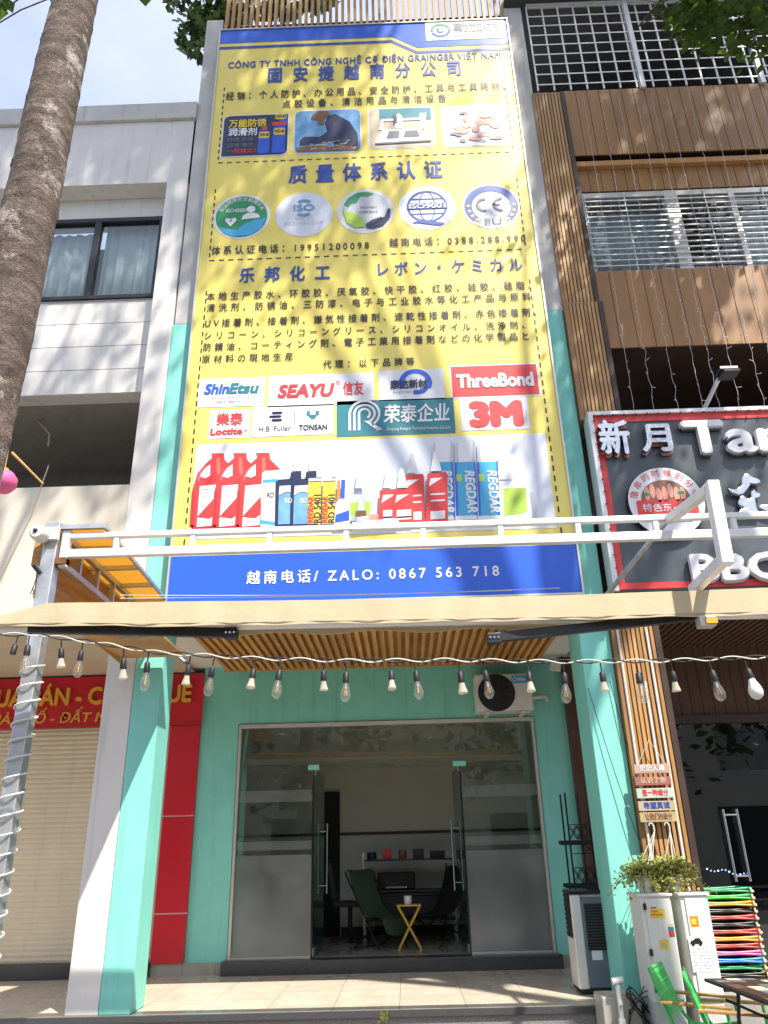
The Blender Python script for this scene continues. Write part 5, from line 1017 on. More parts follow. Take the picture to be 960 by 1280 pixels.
# ---------------------------------------------------------------- electric cabinets
random.seed(11)
def cabinet(x0, x1, label, right):
    y0, y1, zt = 7.4, 7.76, 1.205
    t = thing('utility_cabinet', ((x0+x1)/2, 7.58, 0), label, 'cabinet', 'grey metal cabinets before the timber clad pillar')
    MB().box(x0, x1, y0, y1, .43, zt).build('body', M['white_paint'], t, bevel=.006); MB().box(x0-.015, x1+.015, y0-.02, y1+.01, zt, zt+.02).build('lid', M['white_paint'], t, bevel=.004)
    MB().box(x0+.01, x1-.01, y0+.01, y1, 0, .43).build('plinth', M['galv_white'], t); MB().box(x0+.035, x1-.012, y0-.012, y0-.001, .45, zt-.02).build('door', M['plastic_white'], t, bevel=.004)
    if not right:
        for z in (.53, .79, 1.13): MB().box(x0+.015, x0+.04, y0-.026, y0-.013, z-.025, z+.025).build('latch', M['black'], t, bevel=.003)
    def st(u0, u1, z0, z1, m, Y=y0-.0135): return MB().poly(rrect(x0+(x1-x0)*u0, x0+(x1-x0)*u1, z0, z1, Y)).build('sticker', M[m], t)
    if not right:
        s = st(.26, .72, 1.04, 1.11, 'ink_gold'); MB().poly(rrect(x0+.07, x0+.17, 1.06, 1.075, y0-.015)).poly(rrect(x0+.075, x0+.13, 1.085, 1.10, y0-.015)).build('print_mark', M['ink_orange'], s); st(.30, .48, 1.115, 1.125, 'ink_brown')
        s = st(.76, .95, .90, .975, 'ink_teal'); MB().poly(rrect(x0+.20, x0+.24, .905, .945, y0-.015)).build('print_mark', M['ink_red'], s); st(.78, .95, .985, .995, 'ink_gold')
        s = st(.42, .72, .81, .88, 'ink_gold'); MB().poly(rrect(x0+.12, x0+.165, .83, .86, y0-.015)).build('print_mark', M['ink_beige'], s)
    else:
        s = st(.22, .52, .97, 1.05, 'ink_orange'); MB().poly(rrect(x0+.06, x0+.1, .99, 1.03, y0-.015)).build('print_mark', M['ink_gold'], s)
        s = st(.04, .92, .64, .90, 'ink_white', y0-.0135); mb = MB(); c0 = x0+.02
        mb.poly([(c0, y0-.016, .845), (c0+.01, y0-.016, .868), (c0+.03, y0-.016, .872), (c0+.05, y0-.016, .887), (c0+.085, y0-.016, .887), (c0+.095, y0-.016, .87), (c0+.105, y0-.016, .86), (c0+.105, y0-.016, .845)][::-1]); mb.poly(disc(c0+.025, .843, .013, .013, y0-.017, 12)); mb.poly(disc(c0+.085, .843, .013, .013, y0-.017, 12)); mb.build('printed_car', M['black'], s)
        mb = MB()
        for i in range(7):
            z = .81-.024*i; u = x0+.03
            while u < x1-.05: w_ = random.uniform(.008, .03); mb.poly(rrect(u, u+w_, z, z+.005, y0-.0165)); u += w_+random.uniform(.008, .03)
        mb.build('print_mark', M['ink_silver'], s)
    return t
cabinet(1.985, 2.245, 'pale metal cabinet with three black latches and yellow stickers beside the teal pillar', False)
cabinet(2.325, 2.56, 'pale metal cabinet with orange sticker and printed notice beside the coloured stool stack', True)
# hanging pot plants
def pot_plant(x, z, hook, label, n, seed):
    random.seed(seed); Y = 7.62
    t = thing('pot_plant', (x, Y, z), label, 'plant', 'pot plants above the cabinets')
    MB().lathe((x, Y, z), [(.055, 0), (.075, .10), (.09, .14), (.085, .14), (.07, .1)], 16).build('pot', M['plastic_white'], t)
    w_ = MB(); hx, hz = hook
    for k in range(3): a = k*2.1+.4; w_.tube([(x+.085*math.cos(a), Y+.085*math.sin(a), z+.14), (hx, 7.75, hz)], .0035, 4)
    w_.tube([(hx, 7.75, hz), (hx, 7.75, hz+.05), (hx-.015, 7.75, hz+.075), (hx-.035, 7.75, hz+.07), (hx-.04, 7.75, hz+.05)], .006, 5); w_.build('hanger', M['plastic_white'], t)
    lf = MB()
    for s in range(n):
        a = random.uniform(0, 6.28); L_ = random.uniform(.06, .30)*random.uniform(.7, 1.1); up = random.uniform(-.10, .12)
        base = Vector((x, Y, z+.14)); tip = base+Vector((L_*math.cos(a)*1.05, min(L_*.8*math.sin(a), .1), up-L_*.62)); prev = base
        for i in range(1, 6):
            p = base.lerp(tip, i/5)+Vector((0, 0, .09*math.sin(i/5*2.4))); lf.tube([prev, p], .002, 3, 1); prev = p
            for q in range(3):
                d = Vector((random.uniform(-1, 1), random.uniform(-1, 1), random.uniform(-.6, .8))).normalized(); sd = d.cross(Vector((random.random()-.5, random.random()-.5, random.random()))).normalized(); l = random.uniform(.022, .044); c = p+d*.015
                up_ = d.cross(sd)*.18
                lf.add([c, c+d*l*.5+sd*l*.42+up_*l, c+d*l, c+d*l*.5-sd*l*.42+up_*l], [(0, 1, 2), (0, 2, 3)], 0)
    lf.build('foliage', [M['leaf_pale'], M['leaf_dark']], t)
pot_plant(2.11, 1.225, (px(818, 1040, Y=7.75).x, 1.72), 'trailing pale green plant in a white pot on the cabinet next to the teal pillar', 95, 5)
pot_plant(2.36, 1.225, (px(838, 1042, Y=7.75).x, 1.72), 'bushy yellow green plant in a white pot between the two cabinets', 110, 9)
# hanging board of five little planks
hb = thing('hanging_sign', (2.38, 7.85, 1.8), 'hanging sign of five painted planks with Chinese sayings on the timber clad pillar', 'sign')
rowsb = [('茫茫人海', (792, 955, 838, 967), 'faded_pink', 'ink_white'), ('认识了你', (793, 971, 840, 982), 'faded_red', 'ink_beige'), ('是一种缘分', (795, 985, 843, 998), 'faded_mint', 'ink_red'), ('希望真诚', (797, 1001, 845, 1014), 'faded_tan', 'ink_blue'), ('让我们的缘分', (799, 1015, 848, 1028), 'faded_yellow', 'ink_brown')]
for s, (x0, y0, x1, y1), m, im in rowsb:
    a, b = px(x0, y0, Y=7.85), px(x1, y1, Y=7.85); 
    o = MB().box(a.x, b.x, 7.85, 7.868, b.z+.008, a.z-.006).build('plank', M[m], hb, bevel=.003); mb = MB(); text_mb(mb, s, a.x+.05, b.x-.05, b.z+.028, (a.z-b.z)*.56, 7.848, .025); mb.build('printed_text', M[im], o)
w_ = MB(); tp_ = px(811, 925, Y=7.86); a, b = px(797, 956, Y=7.86), px(833, 956, Y=7.86); w_.tube([a, tp_, b], .004, 4)
for x in (a.x+.02, b.x-.02): w_.tube([(x, 7.875, a.z), (x, 7.875, 1.83)], .003, 4)
w_.build('cord', M['cream_wall'], hb)
# ---------------------------------------------------------------- stack of folded stools
stool_cols = ['green', 'bright_green', 'yellow', 'black', 'red', 'black', 'red', 'yellow', 'red', 'pink', 'blue', 'green', 'black']
stool_lab = ['dark green folded stool, topmost of the stack', 'bright green folded stool, second from the top of the stack', 'yellow folded stool just under the bright green one', 'black folded stool between the yellow and the upper red stool', 'red folded stool between the two upper black stools', 'black folded stool under the uppermost red stool', 'red folded stool resting on the lower yellow stool', 'yellow folded stool between two red ones in the stack', 'red folded stool resting on the pink one', 'pink folded stool in the lower stack', 'blue folded stool in the lower stack', 'green folded stool under the blue one', 'black folded stool at the bottom of the stack']
def stool(col):
    t = thing('folded_stool', (0, 0, 0), 'x', 'stool', 'folded stools in the coloured stack'); fr_ = MB(); m = M['paint_'+col]
    for zo, sg_ in ((.018, 1), (.047, -1)):
        for y in (0, .30):
            fr_.tube([(-.24+.48*i/12, y+.004*math.sin(i), zo+sg_*.009*math.sin(math.pi*i/12)) for i in range(13)], .0115, 7)
        for x in (-.24, .24): fr_.tube([(x, 0, zo), (x, .30, zo)], .011, 7)
        fr_.tube([(.235, 0, zo), (.27, .02, zo), (.30, .06, zo-.004)], .012, 7)
    fr_.build('frame', m, t, local=True); MB().box(-.22, .22, .02, .28, .027, .039).build('seat', M['black'], t, local=True)
    MB().lathe((.275, .0, .012), [(.011, 0), (.013, .008), (.013, .03), (.010, .04)], 8).tube([(.30, .06, .014), (.322, .075, .014)], .015, 8).build('foot_cap', M['ink_beige'], t, local=True)
    return t
sp_ = {}
for i, (c_, lb) in enumerate(zip(stool_cols, stool_lab)):
    if c_ not in sp_: o = sp_[c_] = stool(c_)
    else: o = copy_tree(sp_[c_])
    k = 12-i; z = .335+.0605*k+.09; zz = z
    o.location = (3.12+random.uniform(-.008, .008), 8.55+random.uniform(-.012, .012), zz); o.rotation_euler.z = random.uniform(-.02, .02); o['label'] = lb
pl_ = thing('pallet', (3.12, 8.7, PZ), 'low dark pallet under the stack of coloured stools', 'pallet'); mb = MB()
for y in (8.53, 8.64, 8.75, 8.86): mb.box(2.86, 3.38, y-.04, y+.04, PZ+.065, PZ+.09)
mb.build('deck', M['wood_dark'], pl_); mb = MB()
for x in (2.88, 3.1, 3.32): mb.box(x, x+.05, 8.5, 8.9, PZ, PZ+.064)
mb.build('bearer', M['wood_dark'], pl_)
# second little heap at the edge of the picture
for k, (c_, lb) in enumerate((('bright_green', 'bright green folded stool lying at the right edge under a yellow one'), ('yellow', 'yellow folded stool on top of a green one at the right edge'))):
    o = copy_tree(sp_[c_]); o.location = (3.72, 8.6, PZ+.02+.12*k); o.rotation_euler.z = .25; o['label'] = lb; o['group'] = 'folded stools at the right edge'
    o.location.z = PZ+.004+.062*k
# ---------------------------------------------------------------- table and two green chairs on the pavement
tz = .74; ta, tb_, tcn = px(880, 1223, Z=tz), px(957, 1252, Z=tz), px(990, 1222, Z=tz)
u = (tcn-ta).normalized(); vv = (tb_-ta); vl = vv.length; vv = vv.normalized()
tt = thing('folding_table', tuple(((ta+tb_)/2+u*.35).xy)+(0,), 'low folding table with a dark mosaic patterned top and black legs beside the green chairs', 'table')
def tp3(a, b, z): p = ta+u*a+vv*b; return (p.x, p.y, z)
Wt = .95
MB().prism([tp3(0, 0, tz), tp3(0, vl, tz), tp3(Wt, vl, tz), tp3(Wt, 0, tz)], (0, 0, -.018)).build('table_top', M['black'], tt)
mb = [MB(), MB(), MB(), MB()]; random.seed(4); nx, ny = 9, 10
for i in range(nx):
    for j in range(ny):
        k = random.choice((0, 0, 1, 2, 3)); a0, a1, b0, b1 = .02+(Wt-.04)*i/nx+.004, .02+(Wt-.04)*(i+1)/nx-.004, .02+(vl-.04)*j/ny+.004, .02+(vl-.04)*(j+1)/ny-.004
        mb[k].poly([tp3(a0, b0, tz+.003), tp3(a1, b0, tz+.003), tp3(a1, b1, tz+.003), tp3(a0, b1, tz+.003)][::-1])
for k, m in enumerate(('brown_dark', 'ink_grey', 'wood_dark', 'ink_beige')): mb[k].build('mosaic_tile', M[m], tt)
lg_ = [MB() for _ in range(4)]
for k, (a, b) in enumerate(((.08, .06), (.08, vl-.06), (Wt-.08, .06), (Wt-.08, vl-.06))): lg_[k].tube([tp3(a+.12*(1 if a < .4 else -1), b, tz-.02), tp3(a, b, 0)], .013, 8); lg_[k].build('leg', M['black'], tt)
mb = MB(); mb.tube([tp3(.1, .06, .3), tp3(.1, vl-.06, .3)], .01, 6); mb.tube([tp3(.1, .06, .62), tp3(Wt-.1, .06, .3)], .009, 6); mb.build('brace', M['black'], tt)
def green_chair():
    t = thing('garden_chair', (0, 0, 0), 'x', 'chair', 'green garden chairs beside the folding table')
    fr_ = MB(); g_ = M['ink_green']
    for y in (-.22, .22):
        fr_.tube([(-.30, y, .86), (-.18, y, .45), (-.12, y, .36), (.05, y*1.02, .0)], .013, 8); fr_.tube([(.24, y, .40), (.02, y, .36), (-.14, y, .38)], .013, 8); fr_.tube([(.20, y, .40), (-.20, y*1.02, 0)], .013, 8); fr_.tube([(.23, y, .40), (.22, y, .58)], .012, 8)
    fr_.tube([(-.30, -.22, .86), (-.30, .22, .86)], .013, 8); fr_.tube([(.24, -.22, .40), (.24, .22, .40)], .013, 8); fr_.build('frame', M['chair_green'], t, local=True)
    bk2 = MB()
    def bp_(s, y, o=0): p0, p1 = Vector((-.185, 0, .47)), Vector((-.297, 0, .85)); p = p0.lerp(p1, s); return (p.x+o, y, p.z)
    for i in range(11): y = -.19+.038*i; bk2.prism([bp_(.1, y-.007), bp_(.1, y+.007), bp_(.9, y+.007), bp_(.9, y-.007)], (.006, 0, .002))
    for s in (0, .1, .3, .5, .7, .9): bk2.prism([bp_(s, -.215), bp_(s, .215), bp_(s+(.08 if s in (0, .9) else .03), .215), bp_(s+(.08 if s in (0, .9) else .03), -.215)], (.008, 0, .0025))
    bk2.build('backrest', M['chair_green'], t, local=True)
    se = MB()
    for i in range(11): y = -.19+.038*i; se.box(-.13, .23, y-.012, y+.012, .372, .38)
    for x in (-.12, -.02, .09, .20): se.box(x, x+.02, -.205, .205, .38, .386)
    se.build('seat', M['chair_green'], t, local=True)
    for y in (-.245, .245): MB().prism([(-.24, y-.03, .60), (.26, y-.03, .58), (.27, y+.0, .58), (.26, y+.03, .58), (-.24, y+.03, .60)], (0, 0, .022)).build('armrest', M['wood_light'], t, local=True, bevel=.004)
    return t
c1 = green_chair(); c1.scale.z = .84; c1.location = (2.23, 7.02, -.005); c1.rotation_euler.z = rad(-28); c1['label'] = 'green garden chair with slatted back nearest to the pale cabinets'
c2 = copy_tree(c1); c2.location = (2.36, 6.70, 0); c2.rotation_euler.z = rad(-18); c2['label'] = 'green garden chair with light wood armrests next to the mosaic table'
c1.location.z = 0
# ---------------------------------------------------------------- small coloured lights behind the restaurant door
mb = MB()
for i in range(12): p = px(884+4.6*i, 1086+.7*i+2*math.sin(i), Y=11.5); mb.lathe((p.x, 11.5, p.z), [(.0, -.012), (.012, 0), (0, .012)], 6, 0 if i % 3 else 1)
tag(mb.build('led_string', [M['blue_led'], M['white_led']]), 'string of small blue lights glowing behind the dark restaurant door', 'string lights')
# ---------------------------------------------------------------- inside the shop
IY = .478
ft = thing('folding_table', (0, 11.05, IY), 'small yellow folding table with crossed legs inside the shop', 'table'); 
a, b = px(497, 1131, Y=11.05), px(545, 1131, Y=11.05); x0, x1, tz2 = -.05-.17, .12+.0, a.z
x0, x1 = px(496, 1131, Y=11.05).x, px(526, 1131, Y=11.05).x
MB().box(x0, x1, 10.95, 11.22, tz2-.015, tz2).build('table_top', M['yellow_wood'], ft); mb = MB()
for y in (10.97, 11.2): mb.bar((x0+.01, y, tz2-.01), (x1-.01, y, IY), .025, .02); mb.bar((x1-.01, y+.012, tz2-.01), (x0+.01, y+.012, IY), .025, .02)
mb.build('crossed_leg', M['yellow_wood'], ft)
cu = MB(); cu.lathe(((x0+x1)/2-.01, 11.07, tz2), [(.045, 0), (.05, .04), (.05, .1), (.02, .1), (.02, .02)], 14); tag(cu.build('paper_roll', M['ink_white']), 'white paper roll on the yellow folding table', 'roll')
def sling(name, pts, wd_, m, label, rz=0, loc=(0, 0, 0)):
    t = thing(name, loc, label, 'chair', None, rz); mb = MB(); vs = []
    for (x, z) in pts: vs += [(x, -wd_/2, z+.02), (x, 0, z-.02), (x, wd_/2, z+.02)]
    mb.add(vs, [(3*i+k, 3*i+3+k, 3*i+4+k, 3*i+1+k) for i in range(len(pts)-1) for k in (0, 1)], 0, True); mb.build('sling', m, t, local=True, solid=.008, sub=1); return t
gc = sling('lounge_chair', [(-.42, .92), (-.36, .90), (-.27, .66), (-.16, .44), (.0, .34), (.2, .36), (.28, .34), (.30, .14)], .5, M['green_fabric'], 'dark green sling lounge chair facing the yellow table', rad(-42), (-.36, 11.35, IY))
mb = MB()
for y in (-.26, .26): mb.tube([(-.40, y, .90), (.22, y, 0)], .011, 6); mb.tube([(.28, y, .36), (-.24, y, 0)], .011, 6)
mb.tube([(-.24, -.26, 0), (-.24, .26, 0)], .011, 6); mb.build('frame', M['black'], gc, local=True)
bc = sling('butterfly_chair', [(.34, .95), (.30, .80), (.2, .52), (.08, .36), (-.1, .33), (-.24, .38), (-.28, .36)], .5, M['black'], 'black butterfly sling chair right of the yellow table', rad(35), (.42, 11.55, IY))
mb = MB()
for y in (-.26, .26): mb.tube([(.36, y, .97), (.30, y, .4), (.30, y, 0)], .011, 6); mb.tube([(-.28, y, .36), (.30, y, .02)], .011, 6); mb.tube([(-.22, y, 0), (.26, y, .42)], .011, 6)
mb.build('frame', M['black'], bc, local=True)
oc = thing('office_chair', (-.80, 12.0, IY), 'black office chair on castors behind the green lounge chair', 'chair')
MB().box(-1.02, -.6, 11.78, 12.2, IY+.45, IY+.52).build('seat', M['black'], oc, bevel=.02); MB().prism([(-1.03, 11.8, IY+.55), (-.99, 11.8, IY+.55), (-1.08, 11.8, IY+1.0), (-1.11, 11.8, IY+1.0)], (0, .4, 0)).build('backrest', M['black'], oc)
mb = MB(); mb.tube([(-.8, 12, IY+.08), (-.8, 12, IY+.45)], .03, 8)
for k in range(5): a = k*1.2566+.3; mb.bar((-.8, 12, IY+.1), (-.8+.26*math.cos(a), 12+.26*math.sin(a), IY+.06), .03)
mb.build('base', M['dark_metal'], oc); mb = MB()
for k in range(5): a = k*1.2566+.3; mb.lathe((-.8+.26*math.cos(a), 12.015+.26*math.sin(a), IY+.03), [(.03, 0), (.03, .03)], 10, axis='Y')
mb.build('castor', M['black'], oc)
sf = thing('storage_shelf', (.05, 12.4, IY), 'dark metal storage shelf against the back wall of the shop', 'shelf'); mb = MB()
for x in (-.62, .68):
    for y in (12.2, 12.6): mb.box(x-.012, x+.012, y-.012, y+.012, IY, IY+1.12)
mb.build('upright', M['galv'], sf); mb = MB()
for z in (.25, .62, 1.02): mb.box(-.63, .69, 12.19, 12.61, IY+z-.012, IY+z+.012)
mb.build('shelf', M['dark_metal'], sf)
pr = thing('printer', (-.1, 12.4, IY+.632), 'black office printer in the middle of the storage shelf', 'printer'); MB().box(-.42, .12, 12.2, 12.58, IY+.633, IY+.86).build('body', M['black_gloss'], pr, bevel=.02); MB().box(-.3, 0, 12.14, 12.2, IY+.66, IY+.675).build('paper_tray', M['ink_silver'], pr)
random.seed(8)
for k, (x, w_, h_, m, lb, kind_) in enumerate(((-.5, .14, .10, 'dark_metal', 'dark round tin at the left end of the top shelf', 'tin'), (-.28, .13, .14, 'ink_red', 'red box on the top shelf', 'box'), (-.05, .12, .12, 'ink_brown', 'brown tin on the top shelf', 'tin'), (.18, .16, .13, 'dark_metal', 'dark box on the top shelf', 'box'), (.46, .22, .10, 'black', 'long black box at the right end of the top shelf', 'box'))):
    z = IY+1.0325
    mb = MB().box(x-w_/2, x+w_/2, 12.3, 12.45, z, z+h_) if kind_ == 'box' else MB().lathe((x, 12.38, z), [(w_/2, 0), (w_/2, h_*.8), (w_/2*.9, h_)], 16)
    tag(mb.build(kind_, M[m], bevel=.006 if kind_ == 'box' else 0), lb, kind_)
dk = thing('storage_box', (.05, 12.4, IY), 'dark storage box under the middle of the shelf', 'box'); MB().box(-.5, .55, 12.22, 12.58, IY+.263, IY+.56).build('body', M['black'], dk, bevel=.02); MB().box(-.52, .57, 12.2, 12.6, IY+.56, IY+.585).build('lid', M['dark_metal'], dk)
cbn = thing('low_cabinet', (-1.93, 10.9, IY), 'pale low cabinet standing behind the left frosted pane', 'cabinet'); MB().box(-2.10, -1.78, 10.6, 11.1, IY, IY+.55).build('body', M['white_paint'], cbn, bevel=.01); MB().box(-2.09, -1.79, 10.588, 10.599, IY+.05, IY+.5).build('door', M['cream_wall'], cbn)
um = thing('folded_parasol', (1.52, 10.75, IY), 'folded yellow parasol leaning behind the right frosted pane', 'parasol'); MB().lathe((1.52, 10.72, IY), [(.02, .0), (.09, .1), (.10, .35), (.07, .7), (.03, .86), (.0, .9)], 10).build('canopy', M['yellow_wood'], um); MB().tube([(1.52, 10.72, IY+.8), (1.53, 10.72, IY+.98)], .012, 6).build('pole', M['wood'], um)
bx_ = thing('ceiling_light', (-.2, 11.7, 3.9), 'flat square ceiling light panel in the shop room', 'ceiling light'); MB().box(-.5, .1, 11.4, 12.0, 3.95, 3.995).build('panel', M['white_paint'], bx_)
# weed in the step
wd = MB(); random.seed(2); c = px(480, 1272, Y=7.94)
for k in range(26): a = random.uniform(0, 6.28); l = random.uniform(.02, .05); p = Vector((c.x+random.uniform(-.03, .03), 7.94-random.uniform(0, .02), c.z+random.uniform(-.03, .03))); d = Vector((math.cos(a), -.4, math.sin(a)*.6+.5)).normalized(); s_ = d.cross(Vector((0, 1, .2))).normalized(); wd.add([p, p+d*l*.5+s_*l*.3, p+d*l, p+d*l*.5-s_*l*.3], [(0, 1, 2, 3)])
tag(wd.build('weed', M['leaf_pale']), 'tiny green weed growing from the joint of the terrace step', 'weed')
# pink lantern behind the trunk with its stick
ln = thing('paper_lantern', px(4, 602, Y=5.2), 'round pink paper lantern hanging behind the tree trunk', 'lantern'); p = px(3, 602, Y=5.2)
MB().lathe((p.x, 5.2, p.z), [(.02, -.09), (.07, -.075), (.105, -.03), (.105, .03), (.07, .075), (.02, .09)], 16).build('shade', M['pink'], ln); MB().lathe((p.x, 5.2, p.z+.09), [(.03, 0), (.03, .02)], 10).tube([(p.x, 5.2, p.z+.1), (p.x, 5.2, p.z+.5)], .003, 4).build('cap', M['gold'], ln)
a, b = px(15, 566, Y=5.6), px(54, 605, Y=5.6); tag(MB().tube([a, b], [.014, .008], 6).build('wooden_stick', M['wood_light']), 'thin wooden stick poking out from behind the tree trunk', 'stick')
a, b = px(0, 722, Y=7.97), px(40, 640, Y=7.97); tag(MB().tube([a, b, b+Vector((.1, 0, .6))], .007, 5).build('wall_cable', M['soffit']), 'thin pale cable slanting up the cream balcony wall', 'cable')
# ---------------------------------------------------------------- street trees
random.seed(21)
YK = 3.4
prof = []
for y, xl_, xr_ in ((0, 70, 123), (72, 51, 109), (148, 33, 95), (230, 15, 80), (285, 0, 69.5), (414, -26, 44)):
    a, b = px(xl_, y, Y=YK), px(xr_, y, Y=YK); prof.append((a.z, (a.x+b.x)/2-.012, (b.x-a.x)/2*.93))
prof.sort()
zl, xl0, rl0 = prof[0]; prof = [(0, xl0-.05, rl0*1.45), (.5, xl0-.04, rl0*1.15), (2.4, xl0-.035, rl0*.95)]+prof
zt, xt, rt = prof[-1]; prof += [(zt+1.5, xt+.05, rt*.94), (zt+3, xt+.12, rt*.85), (10.5, xt+.2, rt*.74)]
def trunk_mesh(prof, Y, seed, nseg=64, dz=.028):
    mb = MB(); vs = []; n = 0; z = 0; zmax = prof[-1][0]
    rnd = random.Random(seed); scars = []; s = .4
    while s < zmax: scars.append((s, rnd.uniform(.004, .013), rnd.uniform(0, 6.28))); s += rnd.uniform(.16, .34)
    while z <= zmax:
        for (z0, x0, r0), (z1, x1, r1) in zip(prof, prof[1:]):
            if z0 <= z <= z1: t = (z-z0)/(z1-z0); x, r = x0+(x1-x0)*t, r0+(r1-r0)*t; break
        for j in range(nseg):
            a = 2*math.pi*j/nseg; v = Vector((math.cos(a)*1.2, math.sin(a)*1.2, z*1.3))
            rr = r*(1+.035*noise.noise(v*1.2+Vector((seed, 0, 0)))+.02*noise.noise(v*4)) + .004*noise.noise(v*14)
            for sz, am, ph in scars:
                d = (z-sz-.02*math.sin(a+ph))/.022
                if abs(d) < 2.5: rr += am*(.55+.45*math.sin(a*1.0+ph*2))*math.exp(-d*d)*(1 if d < 0 else .6)
            vs.append((x+rr*math.cos(a), Y+rr*math.sin(a), z))
        n += 1; z += dz
    mb.add(vs, [(i*nseg+j, i*nseg+(j+1) % nseg, (i+1)*nseg+(j+1) % nseg, (i+1)*nseg+j) for i in range(n-1) for j in range(nseg)], 0, True); return mb
t1 = thing('street_tree', (prof[0][1], YK, 0), 'street tree with scarred grey brown trunk close to the camera at the left', 'tree')
trunk_mesh(prof, YK, 3).build('trunk', M['bark'], t1)
prof2 = [(0, 5.3, .3), (.6, 5.3, .22), (4, 5.2, .2), (9, 5.0, .16), (12, 4.8, .12)]
t2 = thing('street_tree', (5.3, 3.0, 0), 'leafy street tree whose branch hangs into the upper right corner before the roof cage', 'tree')
trunk_mesh(prof2, 3.0, 9, 24, .12).build('trunk', M['bark'], t2)
# foliage: unseen crown clumps set sunward of facade spots to be shaded, denser left
def shade_density(x, z):
    n = noise.noise(Vector((x*.42+3, z*.34, 1.7)))*.6+noise.noise(Vector((x*1.15, z*1.0, 8.2)))*.5
    if z < 4.7 and x > -2.7 and x < 2.3: return 0
    if z < 3.6: return 0
    base = .42 if x < -2.6 else .44 if x < -.6 else .16 if x < .2 else .03 if x < 2.2 else .50
    if x < -2.6 and z < 5.6: base = .02
    if x < -2.6 and z > 10.5: base = .72
    if x < -2.6 and 8.0 < z < 10.2: base = .26
    if -2.6 <= x < 2.2:
        if z < 7.8: base *= .2
        if z > 12.4 and x < .0: base = .66
    if x >= 2.2:
        base = .80 if z > 9.9 else .15 if z > 8.4 else .45 if z > 7.2 else .10
    return max(0, min(1, base+n*(.60 if not -.6 < x < 2.2 else .34)))
crown = {1: MB(), 2: MB()}; centres = {1: [], 2: []}
def leaf(mb, c, size, n_):
    d = Vector((random.gauss(0, 1), random.gauss(0, 1), random.gauss(-.2, .7))).normalized(); nr = Vector((random.gauss(0, .5), random.gauss(0, .5), 1)).normalized()
    s = d.cross(nr).normalized(); u = s.cross(d); l = size*random.uniform(.75, 1.2); w_ = l*.42
    if n_ == 0: mb.add([c, c+d*l*.45+s*w_-u*l*.06, c+d*l, c+d*l*.45-s*w_-u*l*.06, c+d*l*.5+u*l*.03], [(0, 1, 4), (1, 2, 4), (2, 3, 4), (3, 0, 4)])
    else:   # three lobed leaf
        mb.add([c, c+d*l*.25+s*w_*.9, c+d*l*.55+s*w_*1.15, c+d*l*.55+s*w_*.45, c+d*l, c+d*l*.55-s*w_*.45, c+d*l*.55-s*w_*1.15, c+d*l*.25-s*w_*.9, c+d*l*.5-u*l*.05], [(0, 1, 8), (1, 2, 8), (2, 3, 8), (3, 4, 8), (4, 5, 8), (5, 6, 8), (6, 7, 8), (7, 0, 8)])
def visible(p, mg=14):
    q = proj(p)
    return q is not None and -mg < q[0] < 960+mg and -mg < q[1] < 1280+mg
back = -SUN/ -SUN.y if False else Vector((SUN.x, SUN.y, SUN.z))/SUN.y
cnt = 0
for k in range(9000):
    x, z = random.uniform(-7.5, 6.5), random.uniform(3.6, 14.6)
    if random.random() > shade_density(x, z)**1.3: continue
    t = random.uniform(4.2, 8.2); c = Vector((x, 8, z)) - back*t
    if c.z < 8.5 or visible(c, 60): continue
    i = 1 if c.x < 1.2 else 2; cnt += 1
    if random.random() < .02: centres[i].append(c)
    for q in range(random.randint(5, 9)):
        p = c+Vector((random.gauss(0, .16), random.gauss(0, .16), random.gauss(0, .14)))
        if visible(p, 10): continue
        leaf(crown[i], p, .15, 0)
print('clumps', cnt)
# the branch hanging into the picture at the upper right
limb = {1: MB(), 2: MB()}
def spray(mb, lm, pts, n, spread, size, lim):
    pts = [Vector(p) for p in pts]; lm.tube(pts, [.035*(1-.8*i/(len(pts)-1)) for i in range(len(pts))], 6)
    for k in range(n):
        f = random.random()**.8*(len(pts)-1.001); i = int(f); c = pts[i].lerp(pts[i+1], f-i); e = c+Vector((random.gauss(0, spread), random.gauss(0, spread), random.gauss(-spread*.45, spread*.6)))
        if not lim(e): continue
        if random.random() < .35: lm.tube([c, c.lerp(e, .5)+Vector((0, 0, .04)), e], .006, 4)
        for q in range(random.randint(4, 7)):
            p = e+Vector((random.gauss(0, .09), random.gauss(0, .09), random.gauss(0, .08)))
            if lim(p): leaf(mb, p, size, 0)
def lim_r(p):
    q = proj(p)
    if q is None: return True
    if q[0] > 960 or q[1] < 0: return True
    x, y = q; edge = lerp([(0, -5), (815, -5), (840, 45), (880, 72), (905, 70), (925, 88), (960, 78), (2000, 78)], x)
    return y < edge
spray(crown[2], limb[2], [(4.95, 3.2, 12.2), (4.8, 4.8, 13.0), (4.3, 6.0, 12.4), (3.8, 6.6, 11.9), (3.4, 6.8, 11.5)], 190, .42, .14, lim_r)
spray(crown[2], limb[2], [(4.95, 3.2, 11.8), (5.1, 5.0, 12.2), (4.9, 6.4, 11.6), (4.4, 6.8, 10.9)], 190, .40, .14, lim_r)
def lim_l(p):
    q = proj(p)
    if q is None: return True
    if q[0] < 0 or q[1] < 0: return True
    return q[0] < 18 and q[1] < lerp([(-10, 30), (8, 26), (18, 8)], q[0])
spray(crown[1], limb[1], [(-2.2, 3.4, 9.6), (-2.7, 3.8, 9.0), (-3.05, 4.0, 8.3), (-3.2, 4.1, 7.9)], 60, .28, .13, lim_l)
